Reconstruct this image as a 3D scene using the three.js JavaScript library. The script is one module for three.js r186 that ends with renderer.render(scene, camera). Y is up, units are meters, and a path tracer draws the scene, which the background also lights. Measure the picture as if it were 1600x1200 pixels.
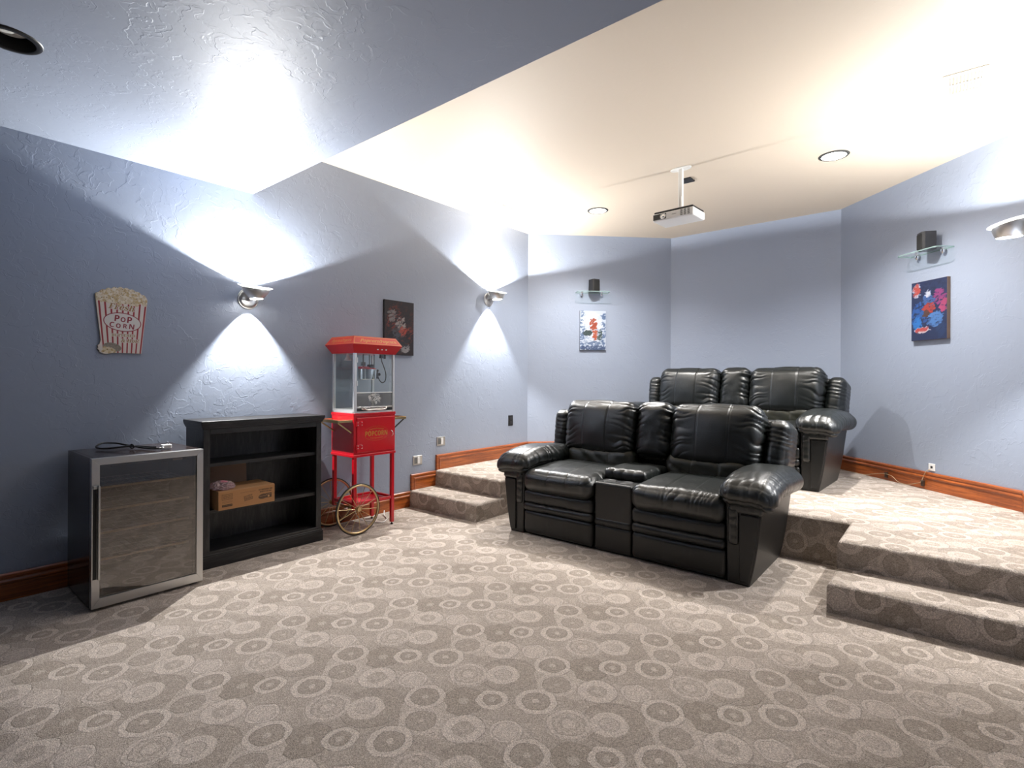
import * as THREE from 'three';
import { RoundedBoxGeometry } from 'three/addons/geometries/RoundedBoxGeometry.js';
import { mergeGeometries, mergeVertices } from 'three/addons/utils/BufferGeometryUtils.js';
import { ImprovedNoise } from 'three/addons/math/ImprovedNoise.js';

// ---------------------------------------------------------------- camera, exposure, lamp strengths
const scene = new THREE.Scene();
scene.background = new THREE.Color(0x000000);
const renderer = new THREE.WebGLRenderer({ antialias: true });
renderer.toneMapping = THREE.LinearToneMapping;
renderer.toneMappingExposure = 1.66;
renderer.shadowMap.enabled = true;

const EYE = new THREE.Vector3(3.8947, 1.2, 0);
const YAW = 0.6888, ROLL = 0.0046, FOCAL = 827.18;
const camera = new THREE.PerspectiveCamera(2 * Math.atan(600 / FOCAL) * 180 / Math.PI, 1600 / 1200, 0.05, 60);
{
  const fw = new THREE.Vector3(-Math.sin(YAW), 0, -Math.cos(YAW));
  const r0 = new THREE.Vector3(Math.cos(YAW), 0, -Math.sin(YAW));
  const u0 = new THREE.Vector3(0, 1, 0);
  const r = r0.clone().multiplyScalar(Math.cos(ROLL)).addScaledVector(u0, Math.sin(ROLL));
  const u = u0.clone().multiplyScalar(Math.cos(ROLL)).addScaledVector(r0, -Math.sin(ROLL));
  camera.position.copy(EYE);
  camera.quaternion.setFromRotationMatrix(new THREE.Matrix4().makeBasis(r, u, fw.clone().negate()));
  camera.setViewOffset(1600, 1200, 0, 8.05, 1600, 1200);   // the lens is shifted a little
}
scene.add(camera);
const SCONCE_POWER = 8.2, CAN_POWER = 15;
const LAMP_COLOR = new THREE.Color(1.0, 0.99, 0.97);
const CAN_COLOR = new THREE.Color(1.0, 0.975, 0.945);

// ---------------------------------------------------------------- room measures (metres)
const HC = 2.9406, HS = 2.5325, ZS = -1.7684;      // high ceiling, soffit underside, soffit edge
const W = 4.3069, ZA = -5.0251, DX = 1.2554;       // room width, where the slanted walls begin, their run
const ZB = ZA - DX, ZF = 2.1;                      // back wall, wall behind the camera
const PH = 0.302;                                  // platform height
const Q = Math.SQRT1_2;

// ---------------------------------------------------------------- helpers
let seed = 20240611;
function rnd() { seed = (seed * 1664525 + 1013904223) >>> 0; return seed / 4294967296; }
const noiser = new ImprovedNoise();
const n3 = (x, y, z) => noiser.noise(x, y, z);
const sst = (a, b, x) => { const t = Math.min(1, Math.max(0, (x - a) / (b - a))); return t * t * (3 - 2 * t); };
const clamp = (x, a, b) => Math.min(b, Math.max(a, x));
const names = {};
function numbered(n) { names[n] = (names[n] ?? -1) + 1; return names[n] ? n + '_' + String(names[n]).padStart(3, '0') : n; }
function shade(o) { o.traverse((c) => { if (c.isMesh) { c.castShadow = true; c.receiveShadow = true; } }); return o; }
function part(name, geo, mat, parent) { const m = new THREE.Mesh(geo, mat); m.name = name; m.castShadow = m.receiveShadow = true; parent.add(m); return m; }
function sub(name, parent) { const g = new THREE.Group(); g.name = name; parent.add(g); return g; }
function thing(name, label, category, [x, y, z] = [0, 0, 0], turn = 0, group) {
  const g = new THREE.Group(); g.name = numbered(name); g.position.set(x, y, z); g.rotation.y = turn;
  g.userData = { label, category }; if (group) g.userData.group = group; scene.add(g); return g;
}
function single(name, geo, mat, label, category, group) {
  const m = part(numbered(name), geo, mat, scene); m.userData = { label, category }; if (group) m.userData.group = group; return m;
}
function struct(name, geo, mat, label) { const m = part(name, geo, mat, scene); m.userData = { kind: 'structure', label, category: name.split('_')[0] }; return m; }
// uv in metres by the way each triangle faces
function metreUV(geo, s = 1, ou = 0, ov = 0) {
  const g = geo.index ? geo.toNonIndexed() : geo; const p = g.attributes.position, uv = new Float32Array(p.count * 2);
  const a = new THREE.Vector3(), b = new THREE.Vector3(), c = new THREE.Vector3(), n = new THREE.Vector3();
  for (let i = 0; i < p.count; i += 3) {
    a.fromBufferAttribute(p, i); b.fromBufferAttribute(p, i + 1); c.fromBufferAttribute(p, i + 2);
    n.copy(b).sub(a).cross(c.clone().sub(a)); const ax = Math.abs(n.x), ay = Math.abs(n.y), az = Math.abs(n.z);
    [a, b, c].forEach((v, k) => {
      let u, w; if (ay >= ax && ay >= az) { u = v.x; w = v.z; } else if (ax >= az) { u = -v.z; w = v.y; } else { u = v.x; w = v.y; }
      uv[(i + k) * 2] = (u + ou) * s; uv[(i + k) * 2 + 1] = (w + ov) * s;
    });
  }
  g.setAttribute('uv', new THREE.BufferAttribute(uv, 2)); return g;
}
const at = (g, x, y, z) => { g.translate(x, y, z); return g; };
const box = (x0, x1, y0, y1, z0, z1) => metreUV(at(new THREE.BoxGeometry(x1 - x0, y1 - y0, z1 - z0), (x0 + x1) / 2, (y0 + y1) / 2, (z0 + z1) / 2));
const rbox = (x0, x1, y0, y1, z0, z1, r = 0.004, s = 2) => metreUV(at(new RoundedBoxGeometry(x1 - x0, y1 - y0, z1 - z0, s, Math.min(r, (x1 - x0) / 2.02, (y1 - y0) / 2.02, (z1 - z0) / 2.02)), (x0 + x1) / 2, (y0 + y1) / 2, (z0 + z1) / 2));
const V = (x, y, z) => new THREE.Vector3(x, y, z);
function tube(pts, r, seg = 24, rs = 8, closed = false) { return new THREE.TubeGeometry(new THREE.CatmullRomCurve3(pts.map((p) => V(...p)), closed, 'centripetal'), seg, r, rs, closed); }
function bar(a, b, r, rs = 8) {
  const A = V(...a), B = V(...b), g = new THREE.CylinderGeometry(r, r, A.distanceTo(B), rs);
  g.applyQuaternion(new THREE.Quaternion().setFromUnitVectors(V(0, 1, 0), B.clone().sub(A).normalize())); const m = A.add(B).multiplyScalar(0.5); g.translate(m.x, m.y, m.z); return g;
}
const lathe = (pts, seg = 48) => new THREE.LatheGeometry(pts.map(([x, y]) => new THREE.Vector2(x, y)), seg);
const merge = (...g) => mergeGeometries(g.map((x) => { const y = x.index ? x.toNonIndexed() : x; for (const k of Object.keys(y.attributes)) if (!['position', 'normal', 'uv'].includes(k)) y.deleteAttribute(k); return y; }));
const col = (r, g, b) => new THREE.Color().setRGB(r, g, b);
function std(color, roughness = 0.6, o = {}) { return new THREE.MeshStandardMaterial({ color, roughness, ...o }); }
function phys(color, roughness, o = {}) { return new THREE.MeshPhysicalMaterial({ color, roughness, ...o }); }

// periodic noise for tiling maps
function makeNoise(sd) {
  let s = sd; const R = () => { s = (s * 1664525 + 1013904223) >>> 0; return s / 4294967296; };
  const T = new Float32Array(65536); for (let i = 0; i < 65536; i++) T[i] = R() * 2 - 1;
  return (x, y, px, py) => {
    const xi = Math.floor(x), yi = Math.floor(y), fx = x - xi, fy = y - yi;
    const u = fx * fx * fx * (fx * (fx * 6 - 15) + 10), v = fy * fy * fy * (fy * (fy * 6 - 15) + 10);
    const X0 = ((xi % px) + px) % px, X1 = (X0 + 1) % px, Y0 = ((yi % py) + py) % py, Y1 = (Y0 + 1) % py;
    const h = (a, b) => T[(a * 251 + b * 7919 + ((a * b) & 1023) * 31) & 65535];
    return (h(X0, Y0) * (1 - u) + h(X1, Y0) * u) * (1 - v) + (h(X0, Y1) * (1 - u) + h(X1, Y1) * u) * v;
  };
}
function dataTex(w, h, fn, srgb, rx = 1, ry = 1) {   // fn(u, v, out) writes r, g, b in 0..255
  const d = new Uint8Array(w * h * 4), o = [0, 0, 0];
  for (let j = 0; j < h; j++) for (let i = 0; i < w; i++) { fn((i + 0.5) / w, (j + 0.5) / h, o); const k = (j * w + i) * 4; d[k] = clamp(o[0], 0, 255); d[k + 1] = clamp(o[1], 0, 255); d[k + 2] = clamp(o[2], 0, 255); d[k + 3] = 255; }
  const t = new THREE.DataTexture(d, w, h); t.magFilter = t.minFilter = THREE.LinearFilter; t.wrapS = t.wrapT = THREE.RepeatWrapping; t.repeat.set(rx, ry);
  if (srgb) t.colorSpace = THREE.SRGBColorSpace; t.needsUpdate = true; return t;
}
function canvasTex(w, h, draw) {
  const c = document.createElement('canvas'); c.width = w; c.height = h; draw(c.getContext('2d'), w, h);
  const t = new THREE.CanvasTexture(c); t.colorSpace = THREE.SRGBColorSpace; return t;
}

// ---------------------------------------------------------------- materials
// skip-trowel plaster: flat knifed patches with torn raised edges
function plasterTex(sd, N, size) {
  const P = makeNoise(sd), f = (u, v, k) => P(u * k, v * k, k, k);
  return dataTex(N, N, (u, v, o) => {
    const j1 = f(u + 0.13, v + 0.57, 29), j2 = f(u + 0.71, v + 0.23, 29), j3 = f(u + 0.4, v + 0.9, 83), j4 = f(u + 0.6, v + 0.3, 83);
    const j5 = f(u + 0.31, v + 0.77, 211), j6 = f(u + 0.87, v + 0.12, 211), wx = u + 0.015 * j1 + 0.007 * j3 + 0.0022 * j5, wy = v + 0.015 * j2 + 0.007 * j4 + 0.0022 * j6;
    // each coat: a knifed patch whose rim is torn; patches overlap
    let h = 0.30;
    for (let k = 0; k < 4; k++) {
      const q = [13, 17, 23, 31][k], ox = 0.17 + 0.31 * k, oy = 0.41 + 0.23 * k;
      const a = f(wx + ox, wy * 0.9 + oy, q) * 0.8 + f(wx + oy, wy + ox, q * 2 + 1) * 0.42 + f(wx + 0.5, wy + ox, q * 4 + 1) * 0.16 - [0.12, 0.2, 0.22, 0.26][k];
      const torn = sst(-0.1, 0.45, f(u + oy, v + ox, 9) + 0.5 * f(u + ox, v, 21)), w = 0.028;
      const lip = a > 0 ? Math.exp(-((a / (w * 2.2)) ** 2)) : Math.exp(-((a / (w * 0.7)) ** 2));
      h += [0.13, 0.11, 0.09, 0.07][k] * sst(-w * 0.6, w * 0.4, a) * (0.35 + 0.65 * torn) + torn * [0.13, 0.14, 0.13, 0.11][k] * lip * (0.6 + 0.6 * j3);
    }
    const scrape = sst(0.1, 0.55, f(u + 0.33, v + 0.66, 8)); h += scrape * 0.05 * f(u * 1, v * 1, 61) + 0.03 * f(u, v, 23) + 0.010 * f(u, v, 140);
    o[0] = o[1] = o[2] = clamp(h, 0, 1) * 255;
  }, false, 1 / size, 1 / size);
}
const wallBump = plasterTex(71, 2048, 2.1);
const ceilBump = wallBump.clone(); ceilBump.rotation = 0.9; ceilBump.needsUpdate = true;
const wallPaint = std(col(0.298, 0.342, 0.430), 0.5, { bumpMap: wallBump, bumpScale: 0.0030 });
const soffitPaint = std(col(0.298, 0.342, 0.430), 0.52, { bumpMap: ceilBump, bumpScale: 0.0030 });
const ceilPaint = std(col(0.62, 0.53, 0.425), 0.62, { bumpMap: wallBump, bumpScale: 0.0010 });

// carpet: rings and discs in a half-drop repeat, tile 0.485 x 0.97 m
const TW = 0.485, TH = 0.97;
function carpetMaps() {
  const P = makeNoise(5), w = 1024, h = 2048;
  const DARK = 0.0, LITE = 1.0;
  // every motif: centre from ring A, then [radius, tone, edge groove]
  const M = [
    { c: [-0.062, -0.172], r: [[0.116, 0.20, 1]] },
    { c: [-0.076, 0.074], r: [[0.083, 0.06, 1], [0.020, 0.55, 0]] },
    { c: [-0.150, 0.205], r: [[0.085, 0.62, 0]] }, { c: [-0.035, 0.225], r: [[0.070, 0.64, 0]] }, { c: [0.095, 0.150], r: [[0.060, 0.56, 0]] }, { c: [0.215, 0.060], r: [[0.050, 0.52, 0]] },
    { c: [-0.186, -0.066], r: [[0.086, 0.66, 0], [0.079, 0.84, 1], [0.060, 0.52, 1], [0.050, 0.66, 0], [0.040, 0.42, 0], [0.024, 0.80, 0]] },
    { c: [-0.077, -0.153], r: [[0.067, 0.88, 0], [0.036, 0.64, 1]] },
    { c: [-0.111, 0.251], r: [[0.078, 0.78, 0], [0.055, 0.24, 1], [0.012, 0.55, 0]] },
    { c: [0.035, 0.186], r: [[0.075, 0.92, 1], [0.039, 0.42, 0], [0.014, 0.66, 0]] },
    { c: [0.155, 0.103], r: [[0.058, 0.96, 1], [0.045, 0.82, 1]] },
    { c: [-0.205, 0.147], r: [[0.077, 0.92, 1], [0.054, 0.16, 1], [0.014, 0.70, 0]] },
    { c: [0.134, -0.098], r: [[0.078, 0.92, 1], [0.052, 0.18, 1], [0.014, 0.78, 0]] },
    { c: [0.0, 0.0], r: [[0.060, 0.92, 1], [0.036, 0.14, 1], [0.016, 0.66, 0]] },
  ];
  const tone = new Float32Array(w * h), groove = new Float32Array(w * h);
  for (let j = 0; j < h; j++) for (let i = 0; i < w; i++) {
    const u = (i + 0.5) / w, v = (j + 0.5) / h;
    let x = u * TW + 0.0035 * P(u * 22, v * 44, 22, 44) + 0.0013 * P(u * 90, v * 180, 90, 180), z = v * TH + 0.0035 * P(u * 22 + 7.3, v * 44 + 3.1, 22, 44) + 0.0013 * P(u * 90 + 5, v * 180 + 9, 90, 180);
    let t = 0.34 + 0.10 * P(u * 6, v * 12, 6, 12), g = 0;
    for (const m of M) for (let row = -1; row <= 2; row++) {
      const cz = m.c[1] + row * 0.485; const dz = z - cz; if (Math.abs(dz) > 0.13) continue;
      let dx = x - m.c[0] - (row & 1 ? 0.2425 : 0); dx -= TW * Math.round(dx / TW); if (Math.abs(dx) > 0.13) continue;
      const d = Math.hypot(dx, dz);
      for (const [r, val, gr] of m.r) { const k = sst(r + 0.0015, r - 0.0015, d); t += (val - t) * k; if (k > 0.5) g *= 0.2; if (gr) g = Math.max(g, Math.exp(-(((d - r) / 0.0022) ** 2))); }
    }
    tone[j * w + i] = t; groove[j * w + i] = g;
  }
  const F = makeNoise(91);
  const fib = (u, v) => 0.5 * F(u * 300, v * 600, 300, 600) + 0.35 * F(u * 150 + 4, v * 300 + 2, 150, 300) + 0.25 * F(u * 480, v * 960, 480, 960);
  const map = dataTex(w, h, (u, v, o) => {
    const k = Math.floor(v * h) * w + Math.floor(u * w); const t = clamp(tone[k], 0, 1), f = fib(u, v);
    const b = (1 + 0.34 * f) * (1 - 0.10 * groove[k]);
    o[0] = (154 + 42 * t) * b; o[1] = (143 + 41 * t) * b; o[2] = (132 + 42 * t) * b;
  }, true, 1 / TW, 1 / TH);
  const bump = dataTex(w, h, (u, v, o) => {
    const k = Math.floor(v * h) * w + Math.floor(u * w); const t = clamp(tone[k], 0, 1);
    o[0] = o[1] = o[2] = 255 * clamp(0.30 + 0.25 * t - 0.22 * groove[k] + 0.28 * fib(u, v), 0, 1);
  }, false, 1 / TW, 1 / TH);
  for (const t of [map, bump]) t.offset.set(-2.582 / TW, 1.484 / TH);   // a small ring is centred at x 2.582, z -1.484
  return [map, bump];
}
const [carpetMap, carpetBump] = carpetMaps();
const carpet = phys(0xffffff, 1.0, { map: carpetMap, bumpMap: carpetBump, bumpScale: 0.0045, sheen: 0.25, sheenColor: col(0.6, 0.55, 0.5), sheenRoughness: 0.8, specularIntensity: 0.15 });

function woodTex(sd, a, b, streak, along) {   // grain runs along u
  const P = makeNoise(sd);
  return dataTex(1024, 512, (u, v, o) => {
    const wv = v + 0.012 * P(u * 4, v * 4, 4, 4);
    const g = 0.5 * P(u * 6, wv * 60, 6, 60) + 0.3 * P(u * 14, wv * 160, 14, 160) + 0.35 * P(u * 3, wv * 14, 3, 14), pores = Math.max(0, P(u * 30, wv * 256, 30, 256)) ** 2;
    const t = clamp(0.5 + streak * g - 0.5 * pores, 0, 1);
    for (let k = 0; k < 3; k++) o[k] = a[k] + (b[k] - a[k]) * t;
  }, true, along ? 1 : 1, 1);
}
const cherryMap = woodTex(17, [116, 54, 18], [196, 106, 46], 0.55); cherryMap.repeat.set(1, 2.4);
const cherry = phys(0xffffff, 0.32, { map: cherryMap, clearcoat: 0.4, clearcoatRoughness: 0.2 });
const blackOakMap = woodTex(29, [16, 16, 18], [52, 50, 50], 0.8); blackOakMap.repeat.set(1.4, 2.2);
const blackOakUp = blackOakMap.clone(); blackOakUp.rotation = Math.PI / 2; blackOakUp.repeat.set(2.2, 1.4); blackOakUp.needsUpdate = true;
const blackOak = std(0xffffff, 0.42, { map: blackOakMap, bumpMap: blackOakMap, bumpScale: 0.0008 });
const blackOakV = std(0xffffff, 0.42, { map: blackOakUp, bumpMap: blackOakUp, bumpScale: 0.0008 });

const leatherBump = (() => { const P = makeNoise(44); return dataTex(512, 512, (u, v, o) => {
  const c = Math.abs(P(u * 40 + 0.6 * P(u * 20, v * 20, 20, 20), v * 40, 40, 40)), c2 = Math.abs(P(u * 71 + 3, v * 71, 71, 71));
  o[0] = o[1] = o[2] = 255 * clamp(0.25 + 0.9 * Math.min(c, 0.35) + 0.6 * Math.min(c2, 0.3) + 0.1 * P(u * 128, v * 128, 128, 128), 0, 1); }, false, 1 / 0.16, 1 / 0.16); })();
const leather = phys(col(0.0058, 0.0082, 0.0078), 0.33, { bumpMap: leatherBump, bumpScale: 0.0006, ior: 1.68 });
const leatherFlat = phys(col(0.0065, 0.0075, 0.0075), 0.38, { bumpMap: leatherBump, bumpScale: 0.0006, ior: 1.55 });
const leatherLumbar = phys(col(0.020, 0.021, 0.014), 0.32, { bumpMap: leatherBump, bumpScale: 0.0004 });
const blackPlastic = std(col(0.012, 0.012, 0.013), 0.38);
const blackMatte = std(col(0.02, 0.02, 0.02), 0.8);
const nickel = std(col(0.62, 0.60, 0.57), 0.3, { metalness: 1 });
const chrome = std(col(0.78, 0.78, 0.78), 0.12, { metalness: 1 });
const steelBump = (() => { const P = makeNoise(63); return dataTex(512, 512, (u, v, o) => { const t = 0.5 * P(u * 3, v * 256, 3, 256) + 0.5 * P(u * 8, v * 128, 8, 128); o[0] = o[1] = o[2] = 128 + 90 * t; }, false, 2, 2); })();
const steel = std(col(0.56, 0.555, 0.54), 0.34, { metalness: 1, bumpMap: steelBump, bumpScale: 0.00015 });
const steelBumpUp = steelBump.clone(); steelBumpUp.rotation = Math.PI / 2; steelBumpUp.needsUpdate = true;
const steelV = std(col(0.56, 0.555, 0.54), 0.34, { metalness: 1, bumpMap: steelBumpUp, bumpScale: 0.00015 });
const whitePaint = std(col(0.80, 0.79, 0.75), 0.5);
const whitePlastic = std(col(0.78, 0.78, 0.77), 0.4);
const aluminium = std(col(0.74, 0.75, 0.76), 0.38, { metalness: 0.6 });
const redPaint = phys(col(0.56, 0.006, 0.016), 0.28, { clearcoat: 0.6, clearcoatRoughness: 0.12 });
const brass = std(col(0.55, 0.41, 0.22), 0.32, { metalness: 1 });
const rubber = std(col(0.02, 0.019, 0.018), 0.7);
const clearPane = phys(col(0.96, 0.98, 0.97), 0.0, { transmission: 1, thickness: 0, ior: 1.5 });
const tintPane = phys(col(0.62, 0.55, 0.48), 0.02, { transmission: 1, thickness: 0, ior: 2.2 });
const shelfPane = phys(col(0.93, 0.98, 0.965), 0.0, { transmission: 1, thickness: 0, ior: 1.5 });
const shelfEdge = phys(col(0.46, 0.64, 0.60), 0.08, { transmission: 0.55, thickness: 0, ior: 1.5 });

// ---------------------------------------------------------------- the room
const FS = 0.12;   // wall thickness
struct('floor', box(-0.15, W + 0.15, -0.12, 0, ZB - 0.15, ZF + 0.15), carpet, 'taupe carpet patterned with overlapping rings and discs');
struct('wall_left', box(-FS, 0, -0.1, HC + 0.1, ZA - 0.03, ZF + FS), wallPaint, 'long slate blue plaster wall with two uplight sconces');
{
  const slant = (name, x0, z0, x1, z1, label) => {
    const L = Math.hypot(x1 - x0, z1 - z0); const g = box(-0.02, L + 0.02, -0.1, HC + 0.1, -FS, 0);
    const m = struct(name, g, wallPaint, label); m.position.set(x0, 0, z0); m.rotation.y = Math.atan2(-(z1 - z0), x1 - x0);
  };
  slant('wall_back_left', 0, ZA, DX, ZB, 'slanted slate blue wall with the white and red print');
  slant('wall_back', DX, ZB, W - DX, ZB, 'plain slate blue wall behind the raised love seat');
  slant('wall_back_right', W - DX, ZB, W, ZA, 'slanted slate blue wall with the navy print');
}
struct('wall_right', box(W, W + FS, -0.1, HC + 0.1, ZA - 0.03, ZF + FS), wallPaint, 'slate blue side wall facing the popcorn cart');
struct('wall_front', box(-FS, W + FS, -0.1, HC + 0.1, ZF, ZF + FS), wallPaint, 'slate blue wall at the screen end');
struct('ceiling', box(-0.15, W + 0.15, HC, HC + 0.12, ZB - 0.15, ZF + 0.15), ceilPaint, 'high cream painted ceiling over the seats');
{
  const s = new THREE.Shape([[0, -ZF], [W, -ZF], [W, -ZS], [0, -ZS]].map(([x, y]) => new THREE.Vector2(x, y)));
  for (const cx of [1.03]) s.holes.push(new THREE.Path().absarc(cx, 0.35, 0.085, 0, Math.PI * 2, true));
  const g = new THREE.ExtrudeGeometry(s, { depth: HC - HS - 0.001, bevelEnabled: false, curveSegments: 40 }); g.rotateX(-Math.PI / 2); g.translate(0, HS, 0);
  struct('ceiling_soffit', metreUV(g), soffitPaint, 'lowered slate blue plaster soffit at the screen end');
}
// raised carpeted platform, its two flights of one step
function slab(pts, h, r = 0.027) {
  const s = new THREE.Shape(pts.map(([x, z]) => new THREE.Vector2(x, -z)));
  const g = new THREE.ExtrudeGeometry(s, { depth: h + 0.05 - 2 * r, bevelEnabled: true, bevelThickness: r, bevelSize: r, bevelOffset: -r, bevelSegments: 5 });
  g.rotateX(-Math.PI / 2); g.translate(0, -0.05 + r, 0); return metreUV(g);
}
const ZL1 = -3.222, ZL2 = -3.540, ZR1 = -3.160, ZR2 = -3.462, ZRISE = -3.965, XL = 0.862, XR = 3.413;
struct('floor_platform', slab([[-0.02, ZL2], [XL - 0.01, ZL2], [XL - 0.01, ZRISE], [XR + 0.005, ZRISE], [XR + 0.005, ZR2], [W + 0.02, ZR2], [W + 0.02, ZA], [W - DX, ZB - 0.02], [DX, ZB - 0.02], [-0.02, ZA]], PH), carpet, 'carpeted platform under the rear love seat');
struct('floor_step', slab([[-0.02, ZL1], [XL, ZL1], [XL, ZL2 - 0.05], [-0.02, ZL2 - 0.05]], PH / 2), carpet, 'carpeted step beside the popcorn cart');
struct('floor_step_001', slab([[XR, ZR1], [W + 0.02, ZR1], [W + 0.02, ZR2 - 0.05], [XR, ZR2 - 0.05]], PH / 2), carpet, 'carpeted step on the side of the platform away from the cart');

// cherry baseboards: picture-frame profile, optionally returned down a free end
const BH = 0.146, PROF = [[0, 0], [0, 0.013], [0.004, 0.018], [0.010, 0.0205], [0.020, 0.0195], [0.024, 0.014], [0.030, 0.013], [0.034, 0.017], [0.040, 0.0215], [0.048, 0.0215], [0.053, 0.016], [0.058, 0.014]];
function baseboardGeo(L, returned) {   // runs along +x from 0 to L, wall at z = 0, room towards +z
  const pos = [], uv = []; const quad = (a, b, c, d) => { for (const p of [a, b, c, a, c, d]) { pos.push(...p); uv.push(p[0] * 1 + p[2] * 3, p[1]); } };
  for (let i = 0; i + 1 < PROF.length; i++) {
    const [t0, d0] = PROF[i], [t1, d1] = PROF[i + 1];
    const s0 = returned ? t0 : 0, s1 = returned ? t1 : 0;
    quad([s1, BH - t1, d1], [L, BH - t1, d1], [L, BH - t0, d0], [s0, BH - t0, d0]);
    if (returned) quad([t0, 0, d0], [t1, 0, d1], [t1, BH - t1, d1], [t0, BH - t0, d0]);
  }
  const e = PROF[PROF.length - 1], s = returned ? e[0] : 0;
  quad([s, 0, e[1]], [L, 0, e[1]], [L, BH - e[0], e[1]], [s, BH - e[0], e[1]]);
  if (!returned) for (const [t0, d0, t1, d1] of PROF.slice(1).map((p, i) => [...PROF[i], ...p]).concat([[e[0], e[1], BH, e[1]]])) quad([0, BH - t0, 0], [0, BH - t1, 0], [0, BH - t1, d1], [0, BH - t0, d0]);
  for (const [t0, d0, t1, d1] of PROF.slice(1).map((p, i) => [...PROF[i], ...p]).concat([[e[0], e[1], BH, e[1]]])) quad([L, BH - t0, 0], [L, BH - t0, d0], [L, BH - t1, d1], [L, BH - t1, 0]);
  quad([0, 0, 0], [0, BH, 0], [L, BH, 0], [L, 0, 0]); quad([0, 0, 0], [L, 0, 0], [L, 0, e[1]], [0, 0, e[1]]);
  const g = new THREE.BufferGeometry(); g.setAttribute('position', new THREE.Float32BufferAttribute(pos, 3)); g.setAttribute('uv', new THREE.Float32BufferAttribute(uv, 2)); g.computeVertexNormals(); return g;
}
function baseboard(name, x, y, z, turn, L, returned, label) { const m = struct(name, baseboardGeo(L, returned), cherry, label); m.position.set(x, y, z); m.rotation.y = turn; }
baseboard('baseboard_left', 0, 0, ZF - 0.002, Math.PI / 2, ZF - ZL1 - 0.006, false, 'cherry baseboard behind the wine cooler and bookcase');
baseboard('baseboard_left_001', 0, PH / 2, ZL1 - 0.012, Math.PI / 2, ZL1 - ZL2 - 0.012, true, 'short cherry baseboard above the single step');
baseboard('baseboard_left_002', 0, PH, ZL2 - 0.010, Math.PI / 2, ZL2 - ZA - 0.02, true, 'cherry baseboard along the platform by the popcorn cart');
baseboard('baseboard_back_left', 0.004, PH, ZA - 0.004, Math.PI / 4, DX * Math.SQRT2 - 0.01, false, 'cherry baseboard under the white and red print');
baseboard('baseboard_back', DX, PH, ZB, 0, W - 2 * DX, false, 'cherry baseboard behind the rear love seat');
baseboard('baseboard_back_right', W - DX, PH, ZB, -Math.PI / 4, DX * Math.SQRT2, false, 'cherry baseboard under the navy print');
baseboard('baseboard_right', W, PH, ZA, -Math.PI / 2, ZR2 - ZA - 0.02, false, 'cherry baseboard on the platform at the side wall');

// ---------------------------------------------------------------- wall sconces
const bulbMat = std(0xffffff, 0.5, { emissive: LAMP_COLOR, emissiveIntensity: 30 });
const flangeGlass = phys(col(0.92, 0.92, 0.90), 0.9, { transmission: 0.45, thickness: 0, emissive: LAMP_COLOR, emissiveIntensity: 0.8 });
const bowlMat = std(col(0.66, 0.64, 0.61), 0.34, { metalness: 0.85 });
const sconceGeo = (() => {
  const K = 18, N = 64, T = 0.0028;
  const ring = (s, off) => { const e = Math.pow(s, 1.25); const y = 0.068 - 0.080 * Math.pow(s, 0.80), cx = 0.120 + (0.133 - 0.120) * s; const rx = 0.092 + (0.061 - 0.092) * e - off, rz = 0.092 + (0.038 - 0.092) * e - off; return { y: y + off * 0.6, cx, rx, rz, tilt: 0.20 * (1 - s) }; };
  const rows = []; for (let k = 0; k <= K; k++) rows.push(ring(k / K, 0)); for (let k = K; k >= 0; k--) rows.push(ring(k / K, T)); rows.push(ring(0, 0));
  const pos = [], idx = [];
  rows.forEach((r) => { for (let i = 0; i <= N; i++) { const a = i / N * Math.PI * 2; pos.push(r.cx + r.rx * Math.cos(a), r.y - r.tilt * r.rx * Math.cos(a), r.rz * Math.sin(a)); } });
  for (let j = 0; j + 1 < rows.length; j++) for (let i = 0; i < N; i++) { const a = j * (N + 1) + i, b = a + N + 1; idx.push(a, a + 1, b, a + 1, b + 1, b); }
  const bowl = new THREE.BufferGeometry(); bowl.setAttribute('position', new THREE.Float32BufferAttribute(pos, 3)); bowl.setIndex(idx); bowl.computeVertexNormals();
  const flange = at(lathe([[0.089, 0.066], [0.100, 0.069], [0.114, 0.076], [0.115, 0.079], [0.112, 0.080], [0.099, 0.073], [0.089, 0.070], [0.089, 0.066]], 64), 0.120, 0, 0); { const fp = flange.attributes.position; for (let i = 0; i < fp.count; i++) fp.setY(i, fp.getY(i) - 0.20 * (fp.getX(i) - 0.120)); flange.computeVertexNormals(); }
  const plate = lathe([[0, 0.016], [0.045, 0.015], [0.062, 0.011], [0.070, 0.004], [0.070, 0], [0, 0]], 48); plate.rotateZ(-Math.PI / 2);
  const rim = new THREE.TorusGeometry(0.070, 0.0045, 10, 48); rim.rotateY(Math.PI / 2); rim.translate(0.006, 0, 0);
  const arm = merge(rbox(0.008, 0.072, -0.014, 0.004, -0.010, 0.010, 0.004));
  const bulb = new THREE.CapsuleGeometry(0.007, 0.035, 6, 12); bulb.rotateX(Math.PI / 2); bulb.translate(0.105, 0.033, 0);
  const socket = (k) => merge(at(new THREE.BoxGeometry(0.014, 0.016, 0.012), 0.105, 0.033, k * 0.030), bar([0.105, 0.030, k * 0.030], [0.100, 0.022, k * 0.060], 0.003));
  const sockets = [socket(-1), socket(1)];
  return { bowl, flange, plate, rim, arm, bulb, sockets };
})();
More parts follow.
